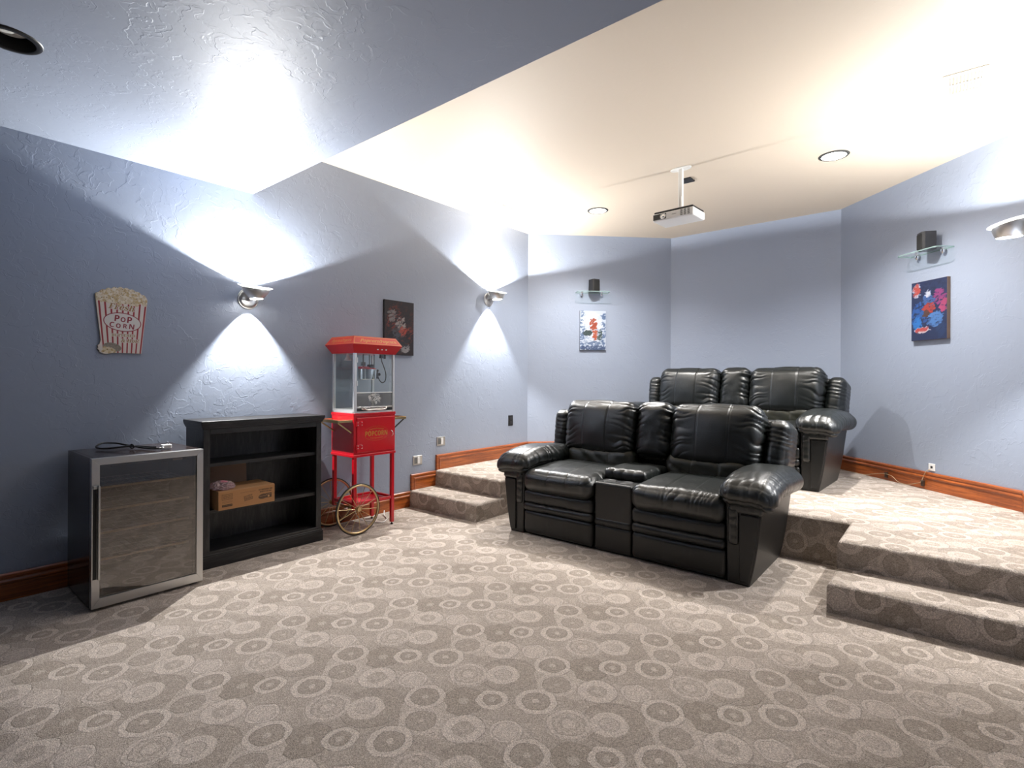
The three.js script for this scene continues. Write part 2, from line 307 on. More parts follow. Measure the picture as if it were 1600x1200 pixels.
function sconce(x, y, z, turn, label) {
  const t = thing('wall_sconce', label, 'sconce', [x, y, z], turn, 'wall sconces with open bowls');
  part('back_plate', sconceGeo.plate, nickel, t); part('plate_rim', sconceGeo.rim, nickel, t); part('arm', sconceGeo.arm, nickel, t);
  part('bowl', sconceGeo.bowl, bowlMat, t); const fl = part('glass_rim', sconceGeo.flange, flangeGlass, t); fl.userData.label = 'frosted white glass rim';
  const b = part('bulb', sconceGeo.bulb, bulbMat, t); for (const g of sconceGeo.sockets) part('socket', g, whitePlastic, b); b.castShadow = false;
  const l = new THREE.PointLight(LAMP_COLOR, SCONCE_POWER, 0, 2); l.name = 'sconce_light'; l.position.set(0.105, 0.033, 0); l.castShadow = true; l.shadow.radius = 0.2; t.add(l);
}
sconce(0, 1.766, -1.732, 0, 'nickel bowl sconce between the popcorn sign and the popcorn cart');
sconce(0, 1.766 + PH, -4.315, 0, 'nickel bowl sconce on the long wall beyond the dark red print');
sconce(W, 1.766 + PH, -4.315, Math.PI, 'nickel bowl sconce on the wall past the navy print');

// ---------------------------------------------------------------- recessed lights
const lensMat = std(0xffffff, 0.5, { emissive: CAN_COLOR, emissiveIntensity: 6 });
const trimDark = std(col(0.06, 0.06, 0.055), 0.4);
const canTrim = lathe([[0.084, 0.0], [0.086, -0.008], [0.100, -0.006], [0.106, 0.0]], 56);
function recessed(x, z, label) {
  const t = thing('recessed_light', label, 'ceiling light', [x, HC, z], 0, 'lit recessed ceiling lights');
  part('trim_ring', canTrim, trimDark, t);
  part('lens', at(new THREE.CylinderGeometry(0.085, 0.085, 0.004, 48), 0, -0.003, 0), lensMat, t);
  const l = new THREE.SpotLight(CAN_COLOR, CAN_POWER, 0, 1.18, 0.55, 2); l.name = 'recessed_spot'; l.position.set(0, -0.012, 0); l.target.position.set(0, -1, 0); l.castShadow = true; l.shadow.radius = 2.0; t.add(l); t.add(l.target); l.target.name = 'spot_target';
}
recessed(1.10, -4.775, 'lit recessed ceiling light near the white vent by the long wall');
recessed(W - 1.10, -4.745, 'lit recessed ceiling light between the projector and the slanted navy print wall');
{
  const t = thing('recessed_light', 'unlit recessed light with black baffle in the blue soffit', 'ceiling light', [1.03, HS, -0.35]);
  part('trim_ring', lathe([[0.078, 0.0], [0.079, -0.006], [0.096, -0.005], [0.101, 0.0]], 56), blackPlastic, t);
  part('baffle', lathe([[0.0785, -0.003], [0.0785, 0.13], [0.0, 0.13]], 56), std(col(0.012, 0.012, 0.012), 0.6, { side: THREE.DoubleSide }), t);
  part('bulb', lathe([[0, 0.026], [0.034, 0.029], [0.056, 0.038], [0.062, 0.050], [0.046, 0.092], [0.022, 0.129], [0, 0.129]], 40), std(col(0.75, 0.75, 0.72), 0.35), t);
}

// ---------------------------------------------------------------- ceiling vents
function vent(x, z, label) {
  const t = thing('ceiling_vent', label, 'vent', [x, HC, z], 0, 'white ceiling vents');
  const wx = 0.20, wz = 0.29, f = 0.028;
  part('frame', merge(rbox(-wx / 2, wx / 2, -0.008, 0, -wz / 2, -wz / 2 + f, 0.003), rbox(-wx / 2, wx / 2, -0.008, 0, wz / 2 - f, wz / 2, 0.003), rbox(-wx / 2, -wx / 2 + f, -0.008, 0, -wz / 2 + f, wz / 2 - f, 0.003), rbox(wx / 2 - f, wx / 2, -0.008, 0, -wz / 2 + f, wz / 2 - f, 0.003), rbox(-wx / 2 + f, wx / 2 - f, -0.008, -0.001, -0.006, 0.006, 0.002)), whitePaint, t);
  part('duct_shade', box(-wx / 2 + f, wx / 2 - f, -0.0012, -0.0004, -wz / 2 + f, wz / 2 - f), std(col(0.22, 0.18, 0.13), 0.7), t);  // dark sheet painted in for the shade up the duct; nothing is recessed
  const sg = new THREE.BoxGeometry(0.0065, 0.0012, wz / 2 - f - 0.008); sg.rotateZ(0.6);
  for (const s of [-1, 1]) for (let i = 0; i < 9; i++) { const m = part('slat', sg, whitePaint, t); m.position.set(-wx / 2 + f + 0.009 + i * 0.0158, -0.0045, s * (wz / 4 - f / 2 + 0.002)); }
}
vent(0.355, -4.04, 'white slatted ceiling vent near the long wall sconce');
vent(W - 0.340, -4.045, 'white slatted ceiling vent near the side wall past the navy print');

// ---------------------------------------------------------------- projector
{
  const t = thing('projector', 'white ceiling projector with black top hung on a white pole', 'projector', [2.175, 2.505, -4.245], -0.05);
  const body = part('body', rbox(-0.175, 0.175, 0, 0.066, -0.115, 0.115, 0.014, 4), whitePlastic, t);
  part('top_cover', rbox(-0.168, 0.168, 0.064, 0.082, -0.108, 0.108, 0.010, 3), blackPlastic, t);
  const lens = part('lens_window', rbox(-0.170, -0.055, 0.012, 0.058, 0.100, 0.1175, 0.003), std(col(0.008, 0.008, 0.009), 0.12), t);
  const lg = lathe([[0, 0.004], [0.012, 0.003], [0.018, 0.0], [0.021, 0.005], [0.024, 0.004], [0.024, 0]], 32); lg.rotateX(Math.PI / 2);
  const lm = part('lens', lg, chrome, lens); lm.position.set(-0.082, 0.035, 0.117); lm.userData.label = 'silver ringed lens';
  const slit = new THREE.BoxGeometry(0.018, 0.0035, 0.003);
  for (let c = 0; c < 3; c++) for (let r = 0; r < 7; r++) { const m = part('grille_slot', slit, blackMatte, body); m.position.set(0.075 + c * 0.030, 0.014 + r * 0.007, 0.1145); }
  const logo = canvasTex(256, 64, (c, w, h) => { c.fillStyle = '#d8d8d4'; c.fillRect(0, 0, w, h); c.fillStyle = '#55585c'; c.font = 'bold 50px sans-serif'; c.textAlign = 'center'; c.textBaseline = 'middle'; c.fillText('EPSON', w / 2, h / 2 + 2); });
  const lp = part('logo', new THREE.PlaneGeometry(0.046, 0.0115), std(0xffffff, 0.4, { map: logo }), body); lp.position.set(0.012, 0.036, 0.1153);
  part('foot', at(new THREE.CylinderGeometry(0.010, 0.012, 0.016, 16), -0.05, 0.088, 0.02), blackPlastic, t);
  part('mount_bracket', merge(rbox(-0.03, 0.06, 0.080, 0.096, -0.035, 0.045, 0.003), rbox(-0.10, 0.10, 0.080, 0.087, -0.005, 0.012, 0.002)), blackPlastic, t);
  const top = HC - 2.505;
  part('pole', merge(rbox(0.000, 0.034, 0.09, top - 0.004, -0.02, 0.014, 0.006), rbox(0.004, 0.030, 0.09, 0.2, -0.023, 0.017, 0.004)), whitePaint, t);
  const pl = new THREE.Shape(); pl.absarc(0, 0, 0.042, 0, Math.PI * 2); const plg = new THREE.ExtrudeGeometry(pl, { depth: 0.006, bevelEnabled: true, bevelSize: 0.002, bevelThickness: 0.002, bevelSegments: 2, curveSegments: 30 }); plg.scale(2.0, 1, 1); plg.rotateX(Math.PI / 2);
  part('ceiling_plate', at(plg, 0.015, top - 0.002, -0.003), whitePaint, t);
}
single('cable_outlet', rbox(2.085, 2.185, HC - 0.012, HC, -4.575, -4.47, 0.003), blackPlastic, 'flat black cable outlet on the ceiling behind the projector pole', 'outlet');

// ---------------------------------------------------------------- glass shelves and speakers on the slanted walls
function onWall(side, s) {   // a point on a slanted wall, its turn so that +z is into the room
  return side < 0 ? { p: [s * Q, 0, ZA - s * Q], turn: Math.PI / 4 } : { p: [W - DX + s * Q, 0, ZB + s * Q], turn: -Math.PI / 4 };
}
function glassShelf(side, s, y, label) {
  const w = onWall(side, s); const t = thing('glass_shelf', label, 'shelf', [w.p[0], y, w.p[2]], w.turn, 'small glass wall shelves');
  const L = 0.40, D = 0.15, R = 0.05;
  const sh = new THREE.Shape(); sh.moveTo(-L / 2, 0.002); sh.lineTo(L / 2, 0.002); sh.lineTo(L / 2, D - R); sh.quadraticCurveTo(L / 2, D, L / 2 - R, D); sh.lineTo(-L / 2 + R, D); sh.quadraticCurveTo(-L / 2, D, -L / 2, D - R); sh.closePath();
  const g = new THREE.ShapeGeometry(sh, 12); g.rotateX(Math.PI / 2); part('glass_plate', at(g, 0, 0.004, 0), shelfPane, t);
  const pts = sh.getPoints(12), pos = []; for (let i = 0; i < pts.length; i++) { const a = pts[i], b = pts[(i + 1) % pts.length]; pos.push(a.x, -0.004, a.y, b.x, -0.004, b.y, b.x, 0.004, b.y, a.x, -0.004, a.y, b.x, 0.004, b.y, a.x, 0.004, a.y); }
  const eg = new THREE.BufferGeometry(); eg.setAttribute('position', new THREE.Float32BufferAttribute(pos, 3)); eg.computeVertexNormals(); const e = part('glass_edge', eg, shelfEdge, t); e.userData.label = 'green polished glass edge';
  for (const x of [-0.12, 0.12]) { const b = lathe([[0, -0.034], [0.009, -0.031], [0.016, -0.022], [0.019, -0.006], [0.019, 0]], 24); const k = part('bracket', merge(at(b, x, -0.004, 0.022), rbox(x - 0.012, x + 0.012, -0.006, 0.010, 0.0, 0.030, 0.004), at(new THREE.CylinderGeometry(0.006, 0.006, 0.008, 12), x, -0.036, 0.022)), chrome, t); k.userData.label = 'chrome shelf clamp'; }
}
glassShelf(-1, 0.775, 2.244, 'glass wall shelf above the white and red print');
glassShelf(1, 1.045, 2.254, 'glass wall shelf above the navy print');
function speaker(side, s, y, turn, label) {
  const w = onWall(side, s); const off = 0.080; const dx = side < 0 ? 1 : -1; const t = thing('speaker', label, 'speaker', [w.p[0] + off * Q * dx, y, w.p[2] + off * Q], w.turn + turn, 'small black surround speakers');
  const sh = new THREE.Shape([[-0.052, -0.048], [0.052, -0.048], [0.052, 0.030], [0.036, 0.050], [-0.036, 0.050], [-0.052, 0.030]].map(([a, b]) => new THREE.Vector2(a, b)));
  const g = new THREE.ExtrudeGeometry(sh, { depth: 0.142, bevelEnabled: true, bevelSize: 0.003, bevelThickness: 0.003, bevelOffset: -0.003, bevelSegments: 2 }); g.rotateX(Math.PI / 2); g.translate(0, 0.145, 0);
  part('cabinet', g, std(col(0.018, 0.018, 0.020), 0.34), t);
  part('grille', rbox(-0.040, 0.040, 0.012, 0.136, 0.040, 0.053, 0.010, 3), std(col(0.012, 0.012, 0.012), 0.85), t);
}
speaker(-1, 0.795, 2.2482, 0.35, 'small black speaker on the glass shelf above the white and red print');
speaker(1, 1.075, 2.2582, -0.35, 'small black speaker on the glass shelf above the navy print');

// ---------------------------------------------------------------- wall prints (plain stand-ins in the colours of the originals)
function blotches(c, w, h, list, sd) { let s = sd; const R = () => { s = (s * 1664525 + 1013904223) >>> 0; return s / 4294967296; };
  for (const [color, x, y, rx, ry, n] of list) { c.fillStyle = color; for (let i = 0; i < 2 * n; i++) { c.beginPath(); const a = R() * 6.28, q = Math.sqrt(R()); const px = (x + rx * q * Math.cos(a)) * w, py = (y + ry * q * Math.sin(a)) * h; c.globalAlpha = 0.55 + 0.4 * R(); c.ellipse(px, py, (0.006 + 0.030 * R()) * w, (0.010 + 0.050 * R()) * h, 0.5 + R() * 1.4, 0, 6.283); c.fill(); } } c.globalAlpha = 1; }
const printRed = canvasTex(340, 500, (c, w, h) => { c.fillStyle = '#2a2022'; c.fillRect(0, 0, w, h);
  blotches(c, w, h, [['#4a2623', 0.5, 0.5, 0.55, 0.5, 80], ['#7c2f26', 0.35, 0.35, 0.28, 0.25, 40], ['#8f3a2c', 0.75, 0.62, 0.2, 0.2, 24], ['#221d22', 0.55, 0.55, 0.4, 0.4, 60], ['#8a8684', 0.25, 0.28, 0.12, 0.12, 16], ['#a9a29e', 0.55, 0.42, 0.16, 0.12, 26], ['#4c5058', 0.45, 0.6, 0.2, 0.14, 22], ['#b84a36', 0.62, 0.55, 0.12, 0.08, 12], ['#9b9a9c', 0.72, 0.88, 0.13, 0.07, 18], ['#2c2a30', 0.65, 0.75, 0.2, 0.08, 24]], 3); });
const printPale = canvasTex(330, 480, (c, w, h) => { c.fillStyle = '#c9d3e2'; c.fillRect(0, 0, w, h);
  blotches(c, w, h, [['#e6ecf4', 0.5, 0.35, 0.4, 0.32, 60], ['#9fb0c8', 0.5, 0.7, 0.5, 0.3, 50], ['#5f7598', 0.1, 0.5, 0.1, 0.5, 30], ['#5a7096', 0.92, 0.5, 0.09, 0.5, 26], ['#47587a', 0.5, 0.95, 0.5, 0.06, 50], ['#dfe6f2', 0.5, 0.5, 0.3, 0.4, 40], ['#a5482f', 0.5, 0.34, 0.13, 0.15, 34], ['#b5593c', 0.58, 0.58, 0.07, 0.16, 26], ['#3c4a48', 0.3, 0.58, 0.16, 0.07, 22], ['#43524f', 0.78, 0.62, 0.08, 0.14, 18], ['#6d7f9e', 0.5, 0.83, 0.3, 0.05, 24]], 11); });
const printNavy = canvasTex(340, 500, (c, w, h) => { c.fillStyle = '#232f52'; c.fillRect(0, 0, w, h);
  blotches(c, w, h, [['#1d2644', 0.6, 0.2, 0.4, 0.2, 40], ['#2d5a9e', 0.22, 0.6, 0.2, 0.25, 50], ['#2f74c0', 0.2, 0.72, 0.14, 0.1, 24], ['#8e3a72', 0.8, 0.3, 0.16, 0.12, 26], ['#a8436a', 0.9, 0.45, 0.08, 0.12, 14], ['#b9bdd0', 0.15, 0.14, 0.1, 0.11, 18], ['#b3463e', 0.14, 0.14, 0.08, 0.1, 14], ['#3f5f96', 0.5, 0.32, 0.15, 0.12, 30], ['#c6c8d4', 0.5, 0.22, 0.08, 0.06, 10], ['#a8392f', 0.52, 0.46, 0.16, 0.08, 24], ['#54392f', 0.44, 0.55, 0.08, 0.05, 12], ['#4d7ab5', 0.68, 0.66, 0.2, 0.12, 40], ['#27395f', 0.85, 0.85, 0.12, 0.1, 22], ['#c9b9c0', 0.3, 0.83, 0.2, 0.035, 26], ['#b34a48', 0.3, 0.82, 0.16, 0.02, 16]], 23); });
function wallPrint(tex, w, h, d, p, turn, edge, label) {
  const t = thing('wall_print', label, 'picture', p, turn, 'unframed colour prints mounted on board');
  part('board', rbox(-w / 2, w / 2, -h / 2, h / 2, 0, d - 0.001, 0.002), edge, t);
  const f = part('print', new THREE.PlaneGeometry(w - 0.003, h - 0.003), std(col(0.72, 0.72, 0.72), 0.4, { map: tex }), t); f.position.z = d;
}
wallPrint(printRed, 0.335, 0.493, 0.022, [0, 1.659, -3.082], Math.PI / 2, std(col(0.015, 0.014, 0.014), 0.5), 'dark print with red and white shapes above the popcorn cart');
{ const w = onWall(-1, 0.792); wallPrint(printPale, 0.322, 0.477, 0.022, [w.p[0], 1.792, w.p[2]], w.turn, std(col(0.06, 0.07, 0.10), 0.5), 'pale blue print with red shapes below the glass shelf'); }
{ const w = onWall(1, 1.047); wallPrint(printNavy, 0.332, 0.491, 0.030, [w.p[0], 1.780, w.p[2]], w.turn, std(col(0.20, 0.13, 0.09), 0.5), 'navy print with blue, red and pink shapes on thick board'); }

// ---------------------------------------------------------------- popcorn sign
{
  const t = thing('popcorn_sign', 'cut-out wooden sign shaped like a striped popcorn box', 'sign', [0.0, 1.346, -0.978], Math.PI / 2);
  const out = []; const P = (x, y) => out.push(new THREE.Vector2(x, y));
  P(0.100, 0); P(0.131, 0.322);
  for (let i = 0; i <= 44; i++) { const a = i / 44, x = 0.131 - 0.262 * a; const dome = 0.338 + 0.054 * Math.sin(Math.PI * a) ** 0.7; const b = Math.abs(Math.sin(a * Math.PI * 8.5)); P(x, dome + 0.009 * b); }
  P(-0.131, 0.333); P(-0.104, 0.075);
  for (let i = 0; i <= 16; i++) { const a = Math.PI * (0.78 + 0.9 * i / 16); P(-0.078 + 0.040 * Math.cos(a) + 0.003 * Math.sin(i * 2.1), 0.030 + 0.038 * Math.sin(a)); }
  P(-0.045, 0.001);
  const sh = new THREE.Shape(out); const g = new THREE.ExtrudeGeometry(sh, { depth: 0.010, bevelEnabled: true, bevelSize: 0.0012, bevelThickness: 0.0012, bevelSegments: 2 });
  part('board', at(g, 0, 0, 0.001), std(col(0.42, 0.35, 0.27), 0.6), t);
  const tex = canvasTex(640, 880, (c, w, h) => {
    const S = 2000, X = (x) => (x + 0.16) * S, Y = (y) => h - (y + 0.02) * S; let s = 9; const R = () => { s = (s * 1664525 + 1013904223) >>> 0; return s / 4294967296; };
    c.fillStyle = '#d9d0c6'; c.fillRect(0, 0, w, h);
    c.fillStyle = '#9c3236'; for (let i = 0; i < 9; i++) { const a0 = -0.121 + i * 0.0300, b0 = a0 + 0.0095; c.beginPath(); c.moveTo(X(a0), Y(0.325)); c.lineTo(X(b0), Y(0.325)); c.lineTo(X(b0 * 0.76), Y(0)); c.lineTo(X(a0 * 0.76), Y(0)); c.fill(); }
    const pop = (x, y, r) => { for (let k = 0; k < 4; k++) { c.fillStyle = ['#cdbb9b', '#d8c9ad', '#c2a87c', '#ded3bf'][Math.floor(R() * 4)]; c.beginPath(); c.ellipse(X(x) + (R() - 0.5) * r * S, Y(y) + (R() - 0.5) * r * S, r * S * (0.35 + 0.4 * R()), r * S * (0.3 + 0.4 * R()), R() * 3, 0, 6.3); c.fill(); } c.fillStyle = '#6b5a40'; c.beginPath(); c.arc(X(x) + (R() - 0.5) * r * S, Y(y) + (R() - 0.5) * r * S, 3 + 3 * R(), 0, 6.3); c.fill(); };
    for (let i = 0; i < 230; i++) { const a = R() * 2 - 1, x = a * 0.135, lo = 0.315 + 0.008 * Math.sin(a * 20) - 0.012 * (1 - a * a), hi = 0.345 + 0.058 * Math.sqrt(1 - a * a); pop(x, lo + (hi - lo) * R(), 0.016); }
    c.fillStyle = '#8f8578'; c.beginPath(); c.ellipse(X(-0.048), Y(0.034), 0.046 * S, 0.026 * S, 0.2, 0, 6.3); c.fill();
    for (let i = 0; i < 40; i++) { c.fillStyle = ['#7d7468', '#a2988a'][i & 1]; c.beginPath(); c.arc(X(-0.048 + 0.04 * (R() - 0.5) * 2), Y(0.036 + 0.018 * (R() - 0.5) * 2), 5, 0, 6.3); c.fill(); }
    for (let i = 0; i < 26; i++) pop(-0.090 + 0.050 * R(), 0.006 + 0.018 * R(), 0.014);
    c.fillStyle = '#d9d2cc'; c.strokeStyle = '#8c2c34'; c.lineWidth = 9; c.beginPath(); c.ellipse(X(0.003), Y(0.188), 0.094 * S, 0.055 * S, 0.10, 0, 6.3); c.fill(); c.stroke();
    c.save(); c.translate(X(0.003), Y(0.188)); c.rotate(0.10); c.fillStyle = '#8c2c34'; c.textAlign = 'center'; c.textBaseline = 'middle'; c.font = 'bold 104px sans-serif'; c.fillText('P', -62, -38); c.fillText('P', 66, -38); c.font = 'bold 78px sans-serif'; c.fillText('O', 2, -30); c.font = 'bold 86px sans-serif'; c.fillText('C', -104, 46); c.font = 'bold 74px sans-serif'; c.fillText('O', -38, 50); c.fillText('R', 28, 44); c.font = 'bold 86px sans-serif'; c.fillText('N', 98, 40); c.restore();
    c.textAlign = 'center'; c.font = 'italic bold 92px serif'; c.save(); c.translate(X(-0.005), Y(0.262)); c.rotate(0.08); c.lineWidth = 10; c.strokeStyle = '#d9d0c6'; c.strokeText('Fresh', 0, 0); c.fillStyle = '#94703f'; c.fillText('Fresh', 0, 0); c.restore();
    c.font = 'bold 44px serif'; c.lineWidth = 8; c.strokeStyle = '#d9d0c6'; c.strokeText('BUTTERED', X(0.008), Y(0.100)); c.fillStyle = '#94703f'; c.fillText('BUTTERED', X(0.008), Y(0.100)); c.font = 'italic bold 58px serif'; c.strokeText('& Hot!', X(0.040), Y(0.066)); c.fillText('& Hot!', X(0.040), Y(0.066));
  });
  const f = new THREE.ShapeGeometry(sh, 12), p = f.attributes.position, uv = f.attributes.uv; for (let i = 0; i < p.count; i++) uv.setXY(i, (p.getX(i) + 0.16) / 0.32, (p.getY(i) + 0.02) / 0.44);
  const m = part('painted_face', f, std(0xffffff, 0.55, { map: tex }), t); m.position.z = 0.0126;
}

// ---------------------------------------------------------------- wine cooler
{
  const t = thing('wine_cooler', 'black wine cooler with stainless framed smoked glass door', 'wine cooler', [0.035, 0, -0.720], Math.PI / 2);
  const Wd = 0.522, Hh = 0.782, D = 0.462, skin = phys(col(0.022, 0.013, 0.011), 0.26, { clearcoat: 0.3, clearcoatRoughness: 0.1 }), inner = std(col(0.05, 0.042, 0.036), 0.5);
  part('cabinet', merge(rbox(0, 0.02, 0.012, Hh, 0, D, 0.003), rbox(Wd - 0.02, Wd, 0.012, Hh, 0, D, 0.003), rbox(0.02, Wd - 0.02, Hh - 0.02, Hh, 0, D, 0.002), rbox(0.02, Wd - 0.02, 0.03, 0.06, 0, D, 0.002), rbox(0.02, Wd - 0.02, 0.03, Hh - 0.02, 0, 0.02, 0.002)), skin, t);
  part('liner', merge(box(0.0201, 0.024, 0.06, Hh - 0.02, 0.02, D - 0.002), box(Wd - 0.024, Wd - 0.0201, 0.06, Hh - 0.02, 0.02, D - 0.002), box(0.024, Wd - 0.024, 0.0601, 0.064, 0.02, D - 0.002), box(0.024, Wd - 0.024, Hh - 0.024, Hh - 0.0201, 0.02, D - 0.002), box(0.024, Wd - 0.024, 0.064, Hh - 0.024, 0.0201, 0.024)), inner, t);
  for (const [x, z] of [[0.04, 0.04], [Wd - 0.04, 0.04], [0.04, D - 0.04], [Wd - 0.04, D - 0.04]]) part('foot', at(new THREE.CylinderGeometry(0.014, 0.016, 0.031, 14), x, 0.0155, z), blackPlastic, t);
  part('control_panel', merge(rbox(0.10, Wd - 0.06, Hh - 0.062, Hh - 0.024, D - 0.055, D - 0.03, 0.004)), blackPlastic, t);
  const il = part('cream_block', rbox(Wd - 0.135, Wd - 0.085, Hh - 0.058, Hh - 0.032, D - 0.030, D - 0.022, 0.006), std(col(0.62, 0.52, 0.36), 0.5), t); il.userData.label = 'small cream block inside the top of the cooler';  // small cream block near the upper right of the interior
  const trimWood = std(col(0.90, 0.80, 0.60), 0.4, { metalness: 0.8 }), wire = std(col(0.30, 0.29, 0.27), 0.3, { metalness: 1 });
  for (const y of [0.617, 0.497, 0.377, 0.238]) {
    const s = sub('rack', t); s.position.y = y;
    part('rack_front', rbox(0.030, Wd - 0.045, -0.006, 0.006, D - 0.048, D - 0.036, 0.003), trimWood, s);
    const ws = []; for (let i = 0; i < 13; i++) { const x = 0.045 + i * 0.034; ws.push(bar([x, 0, D - 0.045], [x, 0, 0.05], 0.0018, 5)); } for (const z of [0.06, 0.20, 0.33]) ws.push(bar([0.03, -0.003, z], [Wd - 0.05, -0.003, z], 0.0028, 6));
    for (let i = 0; i < 6; i++) ws.push(tube([[0.05 + i * 0.07, 0.001, D - 0.06], [0.065 + i * 0.07, -0.028, D - 0.06], [0.095 + i * 0.07, -0.028, D - 0.06], [0.11 + i * 0.07, 0.001, D - 0.06]], 0.0022, 12, 5));
    part('rack_wires', merge(...ws), wire, s);
  }
  const d = sub('door', t); const z0 = D + 0.004, z1 = D + 0.044, b = 0.034, y0 = 0.016, y1 = Hh, bb = 0.048;
  const rail = (pts, mat, nm) => { const g = new THREE.ExtrudeGeometry(new THREE.Shape(pts.map((p) => new THREE.Vector2(...p))), { depth: z1 - z0 - 0.003, bevelEnabled: true, bevelSize: 0.0012, bevelOffset: -0.0012, bevelThickness: 0.0015, bevelSegments: 2 }); part(nm, metreUV(at(g, 0, 0, z0 + 0.0015)), mat, d); };
  rail([[0, y1], [b, y1 - b], [Wd - b, y1 - b], [Wd, y1]], steel, 'top_rail'); rail([[0, y0], [Wd, y0], [Wd - b, y0 + bb], [b, y0 + bb]], steel, 'bottom_rail');
  rail([[0, y0], [b, y0 + bb], [b, y1 - b], [0, y1]], steelV, 'hinge_stile'); rail([[Wd, y0], [Wd, y1], [Wd - b, y1 - b], [Wd - b, y0 + bb]], steelV, 'lock_stile');
  part('glass', rbox(b - 0.002, Wd - b + 0.002, y0 + bb - 0.002, y1 - b + 0.002, z1 - 0.010, z1 - 0.008, 0.0005), tintPane, d);
  part('gasket', merge(box(b, Wd - b, y0 + bb, y0 + bb + 0.006, z0 + 0.005, z1 - 0.012), box(b, Wd - b, y1 - b - 0.006, y1 - b, z0 + 0.005, z1 - 0.012), box(b, b + 0.006, y0 + bb, y1 - b, z0 + 0.005, z1 - 0.012), box(Wd - b - 0.012, Wd - b, y0 + bb, y1 - b, z0 + 0.005, z1 - 0.012)), blackMatte, d);
  const hm = part('handle', merge(rbox(0.022, 0.031, 0.165, 0.645, z1 - 0.001, z1 + 0.026, 0.002), rbox(0.004, 0.026, 0.628, 0.645, z1 - 0.001, z1 + 0.012, 0.003)), steelV, d); hm.userData.label = 'long flat stainless pull';
  part('handle_slot', rbox(0.005, 0.021, 0.165, 0.630, z1 - 0.001, z1 + 0.001, 0.0005), blackPlastic, d);
  part('hinge', rbox(Wd - 0.085, Wd - 0.012, Hh - 0.008, Hh - 0.0005, D - 0.030, z1 - 0.004, 0.001), blackPlastic, d);
}
{
  const y = 0.7915; const t = thing('power_cord', 'coiled black power cord with pale plug lying on the wine cooler', 'cord', [0.25, 0.782, -0.95]);
  const L = (x, dy, z) => [x - 0.25, y + dy - 0.782, z + 0.95];
  part('cable', tube([L(0.36, 0.004, -1.055), L(0.28, 0.003, -1.02), L(0.20, 0.004, -0.99), L(0.14, 0.006, -0.97), L(0.08, 0.016, -0.93), L(0.07, 0.020, -0.87), L(0.12, 0.006, -0.83), L(0.20, 0.001, -0.85), L(0.26, 0.010, -0.92), L(0.27, 0.012, -0.96), L(0.30, 0.002, -1.00), L(0.38, 0.001, -1.02), L(0.42, 0.002, -1.05), L(0.40, 0.006, -1.085)], 0.0050, 140, 8), blackPlastic, t);
  part('cable_tie', tube([L(0.255, 0.010, -0.955), L(0.275, 0.022, -0.962), L(0.30, 0.010, -0.968), L(0.275, 0.0, -0.962)], 0.0035, 24, 6, true), blackPlastic, t);
  const pl = part('plug', merge(rbox(0.115, 0.155, 0.005, 0.028, -0.175, -0.125, 0.006), bar([0.125, 0.016, -0.150], [0.165, 0.012, -0.120], 0.006)), whitePlastic, t); pl.userData.label = 'pale plug';
  part('prong', merge(rbox(0.126, 0.129, 0.024, 0.044, -0.162, -0.155, 0.001), rbox(0.141, 0.144, 0.024, 0.044, -0.162, -0.155, 0.001)), chrome, t);
}

// ---------------------------------------------------------------- bookcase
const BX = [0.032, 0, -1.325];
{
  const t = thing('bookcase', 'low black oak bookcase with two shelves against the long wall', 'bookcase', BX, Math.PI / 2);
  const Wd = 0.805, D = 0.285, H = 0.926;
  for (const x of [0, Wd - 0.022]) part('side_panel', rbox(x, x + 0.022, 0.0, 0.90, 0, D - 0.018, 0.002), blackOakV, t);
  part('back_panel', box(0.022, Wd - 0.022, 0.06, 0.89, 0.002, 0.008), blackOakV, t);
  part('face_frame', merge(rbox(0, 0.040, 0.07, 0.875, D - 0.019, D, 0.003), rbox(Wd - 0.040, Wd, 0.07, 0.875, D - 0.019, D, 0.003)), blackOakV, t);
  part('face_rail', rbox(0.040, Wd - 0.040, 0.842, 0.875, D - 0.019, D, 0.003), blackOak, t);
  for (const [y, h] of [[0.632, 0.022], [0.336, 0.022], [0.082, 0.022]]) part('shelf', rbox(0.0225, Wd - 0.0225, y, y + h, 0.009, D - 0.022, 0.002), blackOak, t);
  const prof = (o) => rbox(-o, Wd + o, 0, 0.01, 0.0, D + o, 0.003);
  part('crown', merge(at(prof(0.006), 0, 0.876, 0), at(prof(0.010), 0, 0.884, 0), at(prof(0.014), 0, 0.892, 0), at(prof(0.017), 0, 0.899, 0), rbox(-0.019, Wd + 0.019, 0.907, H, 0, D + 0.021, 0.004)), blackOak, t);
  part('plinth', merge(rbox(-0.010, Wd + 0.010, 0, 0.076, 0.002, D + 0.012, 0.003), rbox(-0.006, Wd + 0.006, 0.074, 0.086, 0.002, D + 0.008, 0.005, 3), rbox(0.0, Wd, 0.084, 0.104, D - 0.03, D + 0.001, 0.003)), blackOak, t);
}
const SHELF_Y = 0.3585;
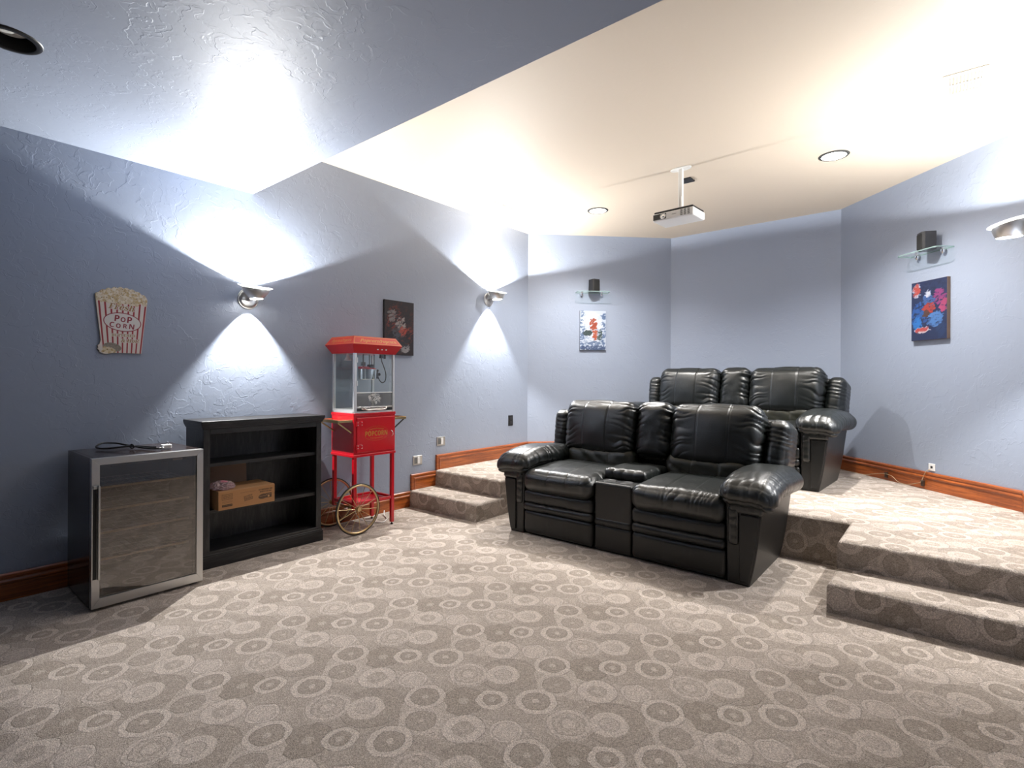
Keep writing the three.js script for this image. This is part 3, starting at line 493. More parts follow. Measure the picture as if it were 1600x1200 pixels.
const boxTex = canvasTex(1024, 330, (c, w, h) => {
  c.fillStyle = '#a9794c'; c.fillRect(0, 0, w, h); let s = 31; const R = () => { s = (s * 1664525 + 1013904223) >>> 0; return s / 4294967296; };
  for (let i = 0; i < 900; i++) { c.fillStyle = i & 1 ? 'rgba(120,82,48,0.10)' : 'rgba(196,150,104,0.10)'; c.fillRect(R() * w, R() * h, 30 + 60 * R(), 1.5); }
  c.strokeStyle = '#3c2f24'; c.fillStyle = '#3c2f24'; c.lineWidth = 6; c.strokeRect(55, 50, 180, 100);
  const line = (x, y, l, t) => { let q = x; while (q < x + l) { const d = 4 + 9 * R(); c.fillRect(q, y + (R() - 0.5) * 2, d, t); q += d + 3 + 4 * R(); } };
  for (let i = 0; i < 5; i++) line(75, 66 + i * 15, 140, 7);
  for (let i = 0; i < 3; i++) line(60, 176 + i * 16, 170, 4);
  c.fillRect(55, 240, 180, 42); c.fillStyle = '#8f6640'; line(70, 254, 150, 10);
  c.fillStyle = '#4a3a2c'; line(380, 62, 270, 6);
  c.save(); c.translate(520, 180); c.rotate(-0.16); c.lineWidth = 4; for (let i = 0; i < 4; i++) line(-75, -50 + i * 26, 150, 18); c.restore();
  c.fillStyle = '#55402f'; line(720, 50, 250, 30); line(740, 92, 220, 26); c.beginPath(); c.ellipse(800, 200, 86, 50, -0.1, 0, 6.3); c.fill(); c.fillRect(850, 150, 120, 90); c.fillStyle = '#b98a5c'; line(730, 190, 130, 8); line(865, 170, 90, 10); c.beginPath(); c.arc(910, 210, 20, 0, 6.3); c.fill();
});
{
  const t = thing('cardboard_box', 'long printed cardboard carton on the middle bookcase shelf', 'box', [0.236, SHELF_Y, -1.578], Math.PI / 2 + 0.02);
  const Wd = 0.365, Hh = 0.118, D = 0.235, card = std(col(0.40, 0.215, 0.095), 0.75);
  part('carton', rbox(-Wd / 2, Wd / 2, 0, Hh, -D / 2, D / 2, 0.003), card, t);
  const f = part('printed_face', new THREE.PlaneGeometry(Wd - 0.006, Hh - 0.006), std(0xffffff, 0.75, { map: boxTex }), t); f.position.set(0, Hh / 2, D / 2 + 0.0006);
  part('flap', merge(rbox(-Wd / 2 + 0.002, Wd / 2 - 0.002, Hh - 0.001, Hh + 0.003, 0.001, D / 2 - 0.002, 0.001), rbox(-Wd / 2 + 0.002, Wd / 2 - 0.002, Hh - 0.001, Hh + 0.004, -D / 2 + 0.002, -0.001, 0.001)), card, t);
}
{
  const g = new THREE.IcosahedronGeometry(1, 24); const gm = mergeVertices((g.deleteAttribute('uv'), g.deleteAttribute('normal'), g)); const p = gm.attributes.position;
  for (let i = 0; i < p.count; i++) { const x = p.getX(i), y = p.getY(i), z = p.getZ(i); const f = 1 + 0.35 * (1 - Math.abs(n3(x * 2.6 + 4, y * 2.6, z * 2.6)) * 2.4) * 0.5 + 0.16 * Math.abs(n3(x * 7, y * 7 + 3, z * 7)); p.setXYZ(i, x * f * 0.068, Math.max(0.001, (y * f + 0.55) * 0.030), z * f * 0.062); }
  gm.computeVertexNormals(); const gg = gm.toNonIndexed(); gg.computeVertexNormals(); gg.translate(0, 0.0, 0);
  const t = thing('plastic_bag', 'crumpled clear and pink plastic bag on the carton in the bookcase', 'bag', [0.272, SHELF_Y + 0.1225, -1.452], 0.3);
  part('bag_film', gg, phys(col(0.80, 0.62, 0.64), 0.22, { transmission: 0.55, thickness: 0 }), t);
  part('label_panel', at(metreUV(new THREE.SphereGeometry(0.034, 18, 10, 0, 6.3, 0, 1.0).scale(1.3, 0.45, 0.8)), 0.004, 0.038, -0.004), std(col(0.62, 0.22, 0.27), 0.5), t);
}
single('cardboard_sheet', (() => { const g = rbox(-0.008, 0.008, 0, 0.262, -0.170, 0.170, 0.002); g.rotateZ(0.06); g.translate(0.068, SHELF_Y + 0.001, -1.530); return g; })(), std(col(0.30, 0.19, 0.125), 0.75), 'plain brown cardboard sheet leaning behind the printed carton', 'cardboard');

// ---------------------------------------------------------------- popcorn cart
{
  const t = thing('popcorn_cart', 'red popcorn cart with glass case and two spoked wheels', 'popcorn cart', [0.075, 0, -2.368], Math.PI / 2);
  const Wd = 0.387, D = 0.300, lw = 0.028;
  // stand
  for (const [x, z, y] of [[0, 0, 0.180], [0, D - lw, 0.180], [Wd - lw, 0, 0.020], [Wd - lw, D - lw, 0.020]]) {
    const l = part('leg', rbox(x, x + lw, y, 0.60, z, z + lw, 0.003), redPaint, t);
    if (y < 0.1) part('foot', at(lathe([[0, 0], [0.011, 0], [0.011, 0.008], [0.005, 0.012], [0.005, 0.024]], 16), x + lw / 2, 0, z + lw / 2), blackPlastic, l);
  }
  for (const z of [0.004, D - lw + 0.004]) part('stretcher', rbox(lw, Wd - lw, 0.215, 0.236, z, z + 0.020, 0.002), redPaint, t);
  for (const x of [0.004, Wd - lw + 0.004]) part('stretcher', rbox(x, x + 0.020, 0.216, 0.237, lw, D - lw, 0.002), redPaint, t);
  part('lower_shelf', rbox(0.022, Wd - 0.022, 0.205, 0.214, 0.022, D - 0.022, 0.002), redPaint, t);
  part('cabinet', rbox(-0.004, Wd + 0.004, 0.590, 0.925, -0.004, D + 0.002, 0.005), redPaint, t);
  part('cabinet_trim', rbox(-0.008, Wd + 0.008, 0.586, 0.606, -0.008, D + 0.007, 0.003), redPaint, t); part('cabinet_trim', rbox(-0.007, Wd + 0.007, 0.905, 0.928, -0.007, D + 0.005, 0.003), redPaint, t);
  // cabinet door with lettering
  const door = part('cabinet_door', rbox(0.022, Wd - 0.014, 0.622, 0.892, D + 0.0015, D + 0.010, 0.003), redPaint, t);
  const dt = canvasTex(720, 540, (c, w, h) => {
    c.fillStyle = 'rgb(197,20,32)'; c.fillRect(0, 0, w, h); c.fillStyle = '#b8862f'; c.textAlign = 'center';
    c.font = 'bold 128px sans-serif'; c.save(); c.translate(w / 2 - 10, h * 0.525); c.scale(0.86, 1); c.fillText('POPCORN', 0, 0); c.restore();
    c.strokeStyle = '#a8742a'; c.lineWidth = 3; let s = 5; const R = () => { s = (s * 1664525 + 1013904223) >>> 0; return s / 4294967296; };
    for (let i = 0; i < 40; i++) { const a = (i / 39 - 0.5); const x = w / 2 - 10 + a * 330, y = h * 0.275 + 30 * a * a * 4 * 0.7; c.fillRect(x, y - 5 - 9 * R(), 5, 12 + 8 * R()); }
    for (let i = 0; i < 34; i++) { const a = (i / 33 - 0.5); const x = w / 2 - 10 + a * 280, y = h * 0.60 - 18 * a * a * 4 * 0.6; c.fillRect(x, y, 5, 9 + 6 * R()); }
    c.lineWidth = 4; c.beginPath(); c.ellipse(w / 2 - 10, h * 0.44, 285, 135, 0, Math.PI * 1.15, Math.PI * 1.85); c.stroke(); c.beginPath(); c.ellipse(w / 2 - 10, h * 0.44, 285, 135, 0, Math.PI * 0.15, Math.PI * 0.85); c.stroke();
  });
  const dl = part('lettering', new THREE.PlaneGeometry(0.300, 0.225), phys(0xffffff, 0.28, { map: dt, clearcoat: 0.6, clearcoatRoughness: 0.12 }), door); dl.position.set(0.205, 0.750, D + 0.0104); dl.userData.label = 'gold POPCORN lettering';
  const ri = new THREE.SphereGeometry(0.0042, 10, 6); for (const x of [0.030, 0.066]) for (const y of [0.656, 0.676, 0.836, 0.856]) { const m = part('rivet', ri, chrome, door); m.position.set(x, y, D + 0.010); }
  for (const y of [0.846, 0.666]) part('hinge', rbox(0.012, 0.072, y - 0.019, y + 0.019, D + 0.0085, D + 0.0116, 0.001), redPaint, door);
  part('door_pull', tube([[0.345, 0.775, D + 0.010], [0.350, 0.765, D + 0.022], [0.354, 0.745, D + 0.022], [0.352, 0.732, D + 0.010]], 0.003, 20, 8), chrome, door);
  // side trays on triangular brackets
  for (const sd of [-1, 1]) {
    const x0 = sd < 0 ? -0.004 : Wd + 0.004; const tr = sub('side_tray', t);
    const X = (d) => x0 + sd * d; const slab2 = (a, b, y0, y1, z0, z1) => rbox(Math.min(X(a), X(b)), Math.max(X(a), X(b)), y0, y1, z0, z1, 0.002);
    part('tray_top', merge(slab2(0.0, 0.125, 0.862, 0.868, 0.015, D - 0.015), slab2(0.118, 0.127, 0.858, 0.882, 0.012, D - 0.012), slab2(0.0, 0.12, 0.860, 0.880, 0.010, 0.017), slab2(0.0, 0.12, 0.860, 0.880, D - 0.017, D - 0.010)), brass, tr);
    for (const z of [0.03, D - 0.03]) part('tray_bracket', bar([X(0.118), 0.860, z], [X(0.0), 0.778, z], 0.006, 8), sd < 0 ? brass : blackPlastic, tr);
  }
  // glass case
  const y0 = 0.925, y1 = 1.398, pw = 0.020;
  for (const [x, z] of [[0, 0], [0, D - pw], [Wd - pw, 0], [Wd - pw, D - pw]]) part('corner_post', rbox(x, x + (z > 0.1 && x < 0.1 ? 0.026 : pw), y0, y1, z, z + pw, 0.003), aluminium, t);
  part('case_floor', rbox(0.0, Wd, y0, y0 + 0.016, 0, D - 0.004, 0.002), aluminium, t);
  part('case_rail', merge(rbox(pw, Wd - pw, y0 + 0.010, y0 + 0.028, 0.001, 0.013, 0.002), rbox(0.002, 0.014, y0 + 0.010, y0 + 0.030, pw, D - pw, 0.002), rbox(Wd - 0.014, Wd - 0.002, y0 + 0.010, y0 + 0.030, pw, D - pw, 0.002), rbox(pw, Wd - pw, 1.082, 1.090, D - 0.012, D - 0.003, 0.002), rbox(Wd / 2 - 0.010, Wd / 2 + 0.012, y0 + 0.02, y1, 0.001, 0.012, 0.002)), aluminium, t);
  part('glass_side', box(0.005, 0.007, y0 + 0.02, y1, pw, D - pw), clearPane, t); part('glass_side', box(Wd - 0.007, Wd - 0.005, y0 + 0.02, y1, pw, D - pw), clearPane, t);
  part('glass_back', box(pw, Wd - pw, y0 + 0.02, y1, 0.005, 0.007), clearPane, t); part('glass_front', box(pw, Wd - pw, 1.090, y1, D - 0.008, D - 0.006), clearPane, t);
  const lo = part('serving_door', box(pw + 0.002, Wd - pw - 0.002, y0 + 0.052, 1.082, D - 0.010, D - 0.008), phys(col(0.62, 0.62, 0.62), 0.08, { transmission: 0.85, thickness: 0, ior: 1.5 }), t);
  const etch = canvasTex(256, 256, (c, w, h) => { c.fillStyle = '#000'; c.fillRect(0, 0, w, h); let s = 77; const R = () => { s = (s * 1664525 + 1013904223) >>> 0; return s / 4294967296; }; c.strokeStyle = '#fff'; c.lineWidth = 5; for (let i = 0; i < 60; i++) { const a = R() * 6.3, q = Math.sqrt(R()) * 90; c.beginPath(); c.arc(128 + q * Math.cos(a), 110 + q * 0.8 * Math.sin(a), 8 + 10 * R(), R() * 6, R() * 6 + 2.5); c.stroke(); } });
  const em = part('etched_motif', new THREE.PlaneGeometry(0.16, 0.13), std(col(0.75, 0.75, 0.75), 0.7, { alphaMap: etch, transparent: true }), lo); em.position.set(Wd / 2, 1.030, D - 0.0068); em.userData.label = 'frosted popcorn motif';
  part('door_ledge', merge(rbox(pw, Wd - pw, y0 + 0.014, y0 + 0.052, D - 0.014, D - 0.004, 0.002), rbox(pw + 0.004, Wd - pw - 0.004, y0 + 0.040, y0 + 0.047, D - 0.006, D + 0.008, 0.002)), chrome, t);
  part('serving_handle', tube([[0.08, y0 + 0.044, D + 0.004], [0.10, y0 + 0.030, D + 0.020], [0.19, y0 + 0.026, D + 0.024], [0.28, y0 + 0.030, D + 0.020], [0.30, y0 + 0.044, D + 0.004]], 0.006, 30, 8), chrome, t);
  for (const [x, y] of [[0.020, 1.16], [0.020, 1.34]]) part('case_hinge', rbox(x - 0.002, x + 0.012, y - 0.02, y + 0.02, D - 0.002, D + 0.004, 0.002), aluminium, t);
  // kettle and its fittings inside
  const k = sub('kettle', t);
  part('pot', at(lathe([[0, 0], [0.066, 0], [0.072, 0.006], [0.074, 0.085], [0.070, 0.085], [0.068, 0.010], [0, 0.010]], 40), 0.215, 1.188, 0.165), chrome, k);
  const lid = part('lid', merge(at(lathe([[0.072, 0], [0.074, 0.004], [0.050, 0.012], [0, 0.016]], 40), 0.215, 1.273, 0.165), rbox(0.145, 0.215, 1.276, 1.294, 0.135, 0.195, 0.004)), redPaint, k); lid.userData.label = 'red kettle lid';
  part('hanger', merge(bar([0.175, 1.28, 0.165], [0.175, y1, 0.165], 0.005), bar([0.235, 1.28, 0.165], [0.235, y1, 0.165], 0.004), bar([0.280, 1.23, 0.165], [0.280, y1, 0.165], 0.005), rbox(0.160, 0.190, 1.30, 1.33, 0.15, 0.18, 0.003), rbox(0.225, 0.262, 1.285, 1.312, 0.145, 0.185, 0.003)), std(col(0.10, 0.10, 0.10), 0.4, { metalness: 0.6 }), k);
  part('crank', merge(bar([0.280, 1.235, 0.165], [0.325, 1.232, 0.170], 0.011, 14), bar([0.300, 1.205, 0.18], [0.302, 1.262, 0.18], 0.006), at(new THREE.SphereGeometry(0.013, 14, 10), 0.326, 1.232, 0.172), at(new THREE.SphereGeometry(0.010, 12, 8), 0.301, 1.205, 0.182), at(new THREE.SphereGeometry(0.010, 12, 8), 0.303, 1.263, 0.182)), blackPlastic, k);
  part('kettle_cord', tube([[0.325, y1, 0.20], [0.330, 1.345, 0.20], [0.350, 1.29, 0.205], [0.365, 1.23, 0.21], [0.355, 1.175, 0.21], [0.325, 1.165, 0.21], [0.305, 1.19, 0.20], [0.300, 1.22, 0.19]], 0.0042, 60, 8), blackPlastic, k);
  part('cord_plug', merge(rbox(0.312, 0.336, 1.365, y1, 0.188, 0.212, 0.004), rbox(0.345, 0.362, 1.36, y1, 0.20, 0.216, 0.003)), blackPlastic, k);
  part('heat_lamp', at(lathe([[0.008, 0.055], [0.012, 0.030], [0.028, 0.004], [0.028, 0], [0.010, 0.026], [0, 0.026]], 28), 0.055, 1.340, 0.13), whitePlastic, t);
  // canopy
  const ring = (o, y) => [[-o, y, -o], [Wd + o, y, -o], [Wd + o, y, D + o], [-o, y, D + o]];
  const can = (rows, capTop) => { const pos = [], uv = []; for (let j = 0; j + 1 < rows.length; j++) for (let i = 0; i < 4; i++) { const a = rows[j][i], b = rows[j][(i + 1) % 4], c = rows[j + 1][(i + 1) % 4], d = rows[j + 1][i]; for (const [p, u, v] of [[a, 1, 0], [c, 0, 1], [b, 0, 0], [a, 1, 0], [d, 1, 1], [c, 0, 1]]) { pos.push(...p); uv.push(u, v); } }
    const q = (r, up) => { const [a, b, c, d] = r; for (const p of up ? [a, c, b, a, d, c] : [a, b, c, a, c, d]) { pos.push(...p); uv.push(0, 0); } }; q(rows[rows.length - 1], true); q(rows[0], false);
    const g = new THREE.BufferGeometry(); g.setAttribute('position', new THREE.Float32BufferAttribute(pos, 3)); g.setAttribute('uv', new THREE.Float32BufferAttribute(uv, 2)); g.computeVertexNormals(); return g; };
  part('canopy', can([ring(0.004, 1.394), ring(0.006, 1.400), ring(0.042, 1.462)]), redPaint, t);
  const ct = canvasTex(900, 160, (c, w, h) => { c.fillStyle = 'rgb(205,38,22)'; c.fillRect(0, 0, w, h); c.strokeStyle = '#cf8a34'; c.fillStyle = '#cf8a34'; c.font = 'italic bold 84px serif'; c.textAlign = 'center'; c.textBaseline = 'middle'; c.fillText('Popcorn', w * 0.32, h / 2); c.fillText('Popcorn', w * 0.72, h / 2); c.lineWidth = 6; c.strokeRect(18, 18, w - 36, h - 36); });
  const roofM = phys(0xffffff, 0.32, { map: ct, clearcoat: 0.5, clearcoatRoughness: 0.15 });
  const roof = part('canopy_roof', can([ring(0.042, 1.4622), ring(0.004, 1.526)]), roofM, t); roof.userData.label = 'orange red sloping roof with gold script';
  for (const x of [0.20, 0.24, 0.28]) part('switch', at(rbox(-0.007, 0.007, -0.004, 0.004, -0.003, 0.003, 0.001), x, 1.428, D + 0.024), whitePlastic, t);
  // its own power cord, trailing on the carpet
  { const c = part('power_cord', tube([[0.10, 0.34, -2.52], [0.09, 0.15, -2.56], [0.11, 0.03, -2.60], [0.20, 0.008, -2.66], [0.28, 0.007, -2.70], [0.22, 0.007, -2.80], [0.10, 0.007, -2.86], [0.05, 0.03, -2.90]].map(([x, y, z]) => [-2.368 - z, y, x - 0.075]), 0.0042, 80, 8), whitePlastic, t); c.userData.label = 'thin pale cord'; }
  // wheels and axle
  part('axle', bar([0.015, 0.195, -0.036], [0.015, 0.195, 0.352], 0.006, 12), brass, t);
  part('push_lever', tube([[0.03, 0.36, -0.02], [0.05, 0.30, -0.022], [0.04, 0.24, -0.02], [0.015, 0.20, -0.02]], 0.004, 20, 8), chrome, t);
  const rimG = new THREE.TorusGeometry(0.181, 0.0085, 10, 64), tyreG = new THREE.TorusGeometry(0.190, 0.0062, 10, 64), hubG = new THREE.CylinderGeometry(0.016, 0.016, 0.030, 20); hubG.rotateX(Math.PI / 2);
  const spokeG = at(new THREE.CylinderGeometry(0.0022, 0.0022, 0.172, 6), 0, 0.092, 0);
  for (const z of [-0.024, 0.340]) {
    const w = sub('wheel', t); w.position.set(0.015, 0.1965, z);
    part('rim', rimG, brass, w); part('tyre', tyreG, rubber, w); part('hub', hubG, brass, w);
    for (let i = 0; i < 14; i++) { const s = part('spoke', spokeG, brass, w); s.rotation.z = i / 14 * Math.PI * 2 + 0.1; }
  }
}

// ---------------------------------------------------------------- wall plates and cables
function wallPlate(p, w, h, label) {
  const t = thing('wall_plate', label, 'wall plate', p, Math.PI / 2, 'steel plates with white rockers by the steps');
  part('plate', rbox(-w / 2, w / 2, -h / 2, h / 2, 0, 0.007, 0.003, 3), steel, t); part('rocker', rbox(-0.006, 0.024, -h / 2 + 0.012, h / 2 - 0.012, 0.006, 0.012, 0.002), whitePlastic, t);
  part('insert', rbox(-0.040, -0.008, -h / 2 + 0.014, h / 2 - 0.014, 0.0065, 0.0085, 0.001), std(col(0.20, 0.21, 0.22), 0.35, { metalness: 0.7 }), t);
}
wallPlate([0, 0.422, -3.318], 0.112, 0.088, 'steel plate with white rocker above the lower step');
wallPlate([0, 0.578, -3.618], 0.112, 0.088, 'steel plate with white rocker above the platform baseboard end');
{
  const t = thing('wall_outlet', 'black upright outlet on the long wall near the corner', 'outlet', [0, 0.720, -4.705], Math.PI / 2);
  part('plate', rbox(-0.040, 0.040, -0.060, 0.060, 0, 0.006, 0.003, 3), blackPlastic, t); for (const y of [-0.024, 0.024]) part('receptacle', rbox(-0.017, 0.017, y - 0.016, y + 0.016, 0.005, 0.009, 0.004), std(col(0.03, 0.03, 0.03), 0.5), t);
}
{
  const w = onWall(1, 1.056); const t = thing('wall_jack', 'small white jack plate above the baseboard below the navy print', 'outlet', [w.p[0], 0.492, w.p[2]], w.turn);
  part('plate', rbox(-0.030, 0.030, -0.030, 0.030, 0, 0.006, 0.003, 3), whitePlastic, t); part('jack', rbox(-0.009, 0.010, -0.008, 0.010, 0.005, 0.0085, 0.002), blackMatte, t);
}
for (const [s, label] of [[0.614, 'small dark cable clip on the baseboard nearer the rear love seat'], [0.992, 'small dark cable clip on the baseboard under the white jack']]) {
  const w = onWall(1, s); const t = thing('cable_clip', label, 'clip', [w.p[0], PH + 0.046, w.p[2]], w.turn, 'dark clips holding the speaker wire');
  part('clip_body', merge(rbox(-0.012, 0.012, -0.022, 0.020, 0.0146, 0.032, 0.003), rbox(-0.008, 0.014, 0.012, 0.026, 0.0146, 0.038, 0.003)), std(col(0.05, 0.03, 0.02), 0.5), t);
}
{
  const at2 = (s, y, o) => { const w = onWall(1, s); return [w.p[0] - o * Q, y, w.p[2] + o * Q]; };
  single('speaker_wire', tube([at2(1.05, 0.476, 0.010), at2(1.03, 0.455, 0.028), at2(1.00, 0.40, 0.028), at2(0.99, 0.362, 0.036), at2(0.93, 0.335, 0.032), at2(0.84, 0.311, 0.040), at2(0.75, 0.318, 0.034), at2(0.68, 0.352, 0.028), at2(0.61, 0.360, 0.036), at2(0.50, 0.340, 0.030), at2(0.38, 0.312, 0.040), at2(0.26, 0.310, 0.048), at2(0.12, 0.312, 0.075)], 0.0024, 140, 6), std(col(0.45, 0.33, 0.2), 0.5), 'thin tan wire looping along the baseboard below the navy print', 'wire');
}

// ---------------------------------------------------------------- reclining love seats
// a stuffed leather form: rounded box, inflated, then pushed along its normals by disp(n, p), n from -1 to 1 on each axis
function stuffed(w, h, d, { r = 0.05, cell = 0.011, puff = [0, 0, 0], disp = null, shape = null }) {
  const k = (x) => Math.max(4, Math.round(x / cell)); let g = new THREE.BoxGeometry(w, h, d, k(w), k(h), k(d)); g.deleteAttribute('uv'); g.deleteAttribute('normal'); g = mergeVertices(g, 1e-5);
  const p = g.attributes.position, N = []; r = Math.min(r, w / 2 - 1e-3, h / 2 - 1e-3, d / 2 - 1e-3); const c = V(0, 0, 0), q = V(0, 0, 0);
  for (let i = 0; i < p.count; i++) {
    q.fromBufferAttribute(p, i); const n = [q.x / (w / 2), q.y / (h / 2), q.z / (d / 2)]; N.push(n);
    c.set(clamp(q.x, -w / 2 + r, w / 2 - r), clamp(q.y, -h / 2 + r, h / 2 - r), clamp(q.z, -d / 2 + r, d / 2 - r)); q.sub(c); if (q.lengthSq() > 1e-12) { const l = Math.max(Math.abs(q.x), Math.abs(q.y), Math.abs(q.z)); q.normalize().multiplyScalar(l); } q.add(c);
    const [a, b, e] = n.map((v) => 1 - v * v); q.x *= 1 + puff[0] * b * e; q.y *= 1 + puff[1] * a * e; q.z *= 1 + puff[2] * a * b; p.setXYZ(i, q.x, q.y, q.z);
  }
  g.computeVertexNormals();
  if (disp) { const nn = g.attributes.normal; const D = []; for (let i = 0; i < p.count; i++) { q.fromBufferAttribute(p, i); D.push(disp(N[i], q)); } for (let i = 0; i < p.count; i++) p.setXYZ(i, p.getX(i) + nn.getX(i) * D[i], p.getY(i) + nn.getY(i) * D[i], p.getZ(i) + nn.getZ(i) * D[i]); }
  if (shape) for (let i = 0; i < p.count; i++) { q.fromBufferAttribute(p, i); shape(q, N[i]); p.setXYZ(i, q.x, q.y, q.z); }
  g.computeVertexNormals(); return metreUV(g);
}
const crease = (t, k = 0.25) => Math.exp(-((t / k) ** 2));
// pulled folds: coordinate along the seam, distance from the seam
const folds = (along, across, f, s) => { const wv = along + 0.25 * across * n3(along * 6, across * 6, s) + 0.02 * n3(along * 14, across * 9, s + 3); const q = Math.sin((wv * f + 4.2 * n3(wv * f * 0.13, s, 1.7)) / 2); return (2 * Math.pow(Math.abs(q), 0.55) - 1.3) * (0.55 + 0.6 * n3(wv * 9, s * 2, across * 4)); };
const lump = (p, s, f = 5) => n3(p.x * f + s, p.y * f, p.z * f) + 0.5 * n3(p.x * f * 2.1, p.y * f * 2.1 + s, p.z * f * 2.1);
const seam = (x, at0, w = 0.006) => Math.exp(-(((x - at0) / w) ** 2));
const turned = (g, rx, ry, rz, x, y, z) => { if (rx) g.rotateX(rx); if (rz) g.rotateZ(rz); if (ry) g.rotateY(ry); g.translate(x, y, z); return g; };

function makeLoveSeat(label, group) {
  const t = thing('love_seat', label, 'love seat', [0, 0, 0], 0, group);
  part('base_frame', rbox(-0.885, 0.885, 0.0, 0.10, -0.715, -0.045, 0.004), blackMatte, t);
  // arms: front outline, wider at the top
  for (const s of [-1, 1]) {
    const sh = new THREE.Shape(); sh.moveTo(0.768, 0.004); sh.lineTo(0.893, 0.0); sh.quadraticCurveTo(0.925, 0.12, 0.945, 0.30); sh.quadraticCurveTo(0.960, 0.42, 0.972, 0.52); sh.lineTo(0.758, 0.52); sh.closePath();
    const g = new THREE.ExtrudeGeometry(sh, { depth: 0.700, bevelEnabled: true, bevelSize: 0.010, bevelThickness: 0.010, bevelOffset: -0.010, bevelSegments: 4, curveSegments: 14 }); g.translate(0, 0, -0.720); if (s < 0) { g.scale(-1, 1, 1); const ix = g.attributes.position; for (let i = 0; i < ix.count; i += 3) for (const a of ['position', 'normal']) { const A = g.attributes[a], x = A.getX(i), y = A.getY(i), z = A.getZ(i); A.setXYZ(i, A.getX(i + 2), A.getY(i + 2), A.getZ(i + 2)); A.setXYZ(i + 2, x, y, z); } }
    const arm = part('arm', metreUV(g), leatherFlat, t);
    const ps = new THREE.Shape(); ps.moveTo(0.838, 0.026); ps.lineTo(0.888, 0.024); ps.quadraticCurveTo(0.918, 0.14, 0.936, 0.30); ps.lineTo(0.948, 0.405); ps.quadraticCurveTo(0.948, 0.415, 0.938, 0.416); ps.lineTo(0.852, 0.416); ps.quadraticCurveTo(0.838, 0.416, 0.838, 0.400); ps.closePath();
    const pg = new THREE.ExtrudeGeometry(ps, { depth: 0.004, bevelEnabled: true, bevelSize: 0.006, bevelThickness: 0.008, bevelOffset: -0.006, bevelSegments: 4, curveSegments: 10 }); pg.translate(0, 0, -0.012); if (s < 0) pg.rotateY(Math.PI).translate(0, 0, -0.016);
    part('arm_panel', metreUV(pg), leatherFlat, arm);
    const strip = (w, h, x, y, vert) => part('arm_trim', turned(stuffed(w, h, 0.05, { r: 0.02, cell: 0.009, disp: (n, p) => 0.004 * folds(vert ? p.y : p.x, vert ? p.x : p.y, 120, vert ? 2 : 5) * (1 - 0.4 * Math.abs(vert ? n[0] : n[1])) }), 0, 0, 0, s * x, y, -0.018), leather, arm);
    strip(0.062, 0.225, 0.804, 0.345, true); strip(0.185, 0.065, 0.872, 0.452, false);
    // pillow-top arm pad, drooping over the front
    const pad = stuffed(0.315, 0.155, 0.80, { r: 0.078, cell: 0.0075, puff: [0.05, 0.16, 0.02],
      disp: (n, p) => { const front = sst(0.2, 1, n[2]), side = sst(0.35, 1, Math.abs(n[0])); const fan = folds(p.z + 0.35 * Math.abs(p.x), p.x, 105, s > 0 ? 11 : 17) * side * 0.0042 * sst(-1.1, 0.2, n[2]); const ff = folds(p.x + 0.1 * p.z, p.z, 125, s > 0 ? 21 : 27) * front * 0.0045; return fan + ff + 0.006 * lump(p, s * 9 + 20, 5) - 0.010 * crease(n[1] + 0.55, 0.10) * sst(-0.2, 0.5, n[2]); },
      shape: (p, n) => { const f = sst(0.15, 1.0, n[2]); p.y -= 0.040 * f * f; p.y -= 0.020 * sst(0.2, -1, n[2]); const o = s * n[0]; p.y -= 0.022 * sst(0.2, 1, o); } });
    part('arm_pad', turned(pad, 0.0, 0, 0, s * 0.880, 0.570, -0.362), leather, t);
    // side wing of the back
    const wing = stuffed(0.150, 0.500, 0.30, { r: 0.055, cell: 0.0075, puff: [0.1, 0.05, 0.10], disp: (n, p) => 0.0058 * folds(p.y + 0.15 * p.x, p.z, 165, s > 0 ? 31 : 37) * (0.25 + 0.75 * sst(0.0, 1, Math.abs(n[2]) * 0.6 + Math.abs(n[0]) * 0.6)) * sst(1.05, 0.75, Math.abs(n[1])) + 0.004 * lump(p, 40 + s, 6) });
    part('wing', turned(wing, -0.20, 0, s * -0.045, s * 0.875, 0.655, -0.80), leather, t);
    // seat, footrest
    const cx = s * 0.455, sw = 0.615;
    const seat = stuffed(sw, 0.175, 0.62, { r: 0.070, cell: 0.0075, puff: [0.02, 0.16, 0.04], disp: (n, p) => { const f = sst(0.35, 0.95, n[2]); return 0.0045 * folds(p.x, p.z, 190, s > 0 ? 51 : 57) * f * sst(-0.9, 0.2, n[1]) * (0.55 + 0.45 * Math.sin(p.x * 7 + s)) + 0.006 * lump(p, 60 + s * 3, 4.5) + 0.004 * folds(p.z, p.x, 70, 44) * sst(0.6, 1, Math.abs(n[0])) - 0.0045 * (seam(p.x, -0.085 + 0.02 * n[2], 0.006) + seam(p.x, 0.085 + 0.02 * n[2], 0.006)) * sst(-0.2, 0.2, n[1]); } });
    part('seat_cushion', turned(seat, 0.035, 0, 0, cx, 0.430, -0.275), leather, t);
    const fr = sub('footrest', t);
    const tier = (h, y, z, sd, amp) => part('footrest_pad', turned(stuffed(sw - 0.004, h, 0.10, { r: Math.min(0.028, h / 2 - 0.002), cell: 0.011, puff: [0, 0.05, 0.10], disp: (n, p) => amp * lump(p, sd, 7) + amp * 0.7 * folds(p.x, p.y, 60, sd) * sst(0.5, 1, Math.abs(n[1])) - 0.003 * (seam(p.x, -0.09) + seam(p.x, 0.09)) }), 0, 0, 0, cx, y, z), leatherFlat, fr);
    tier(0.100, 0.298, -0.045, 71 + s, 0.004); tier(0.066, 0.221, -0.040, 77 + s, 0.004); tier(0.172, 0.104, -0.050, 83 + s, 0.003);
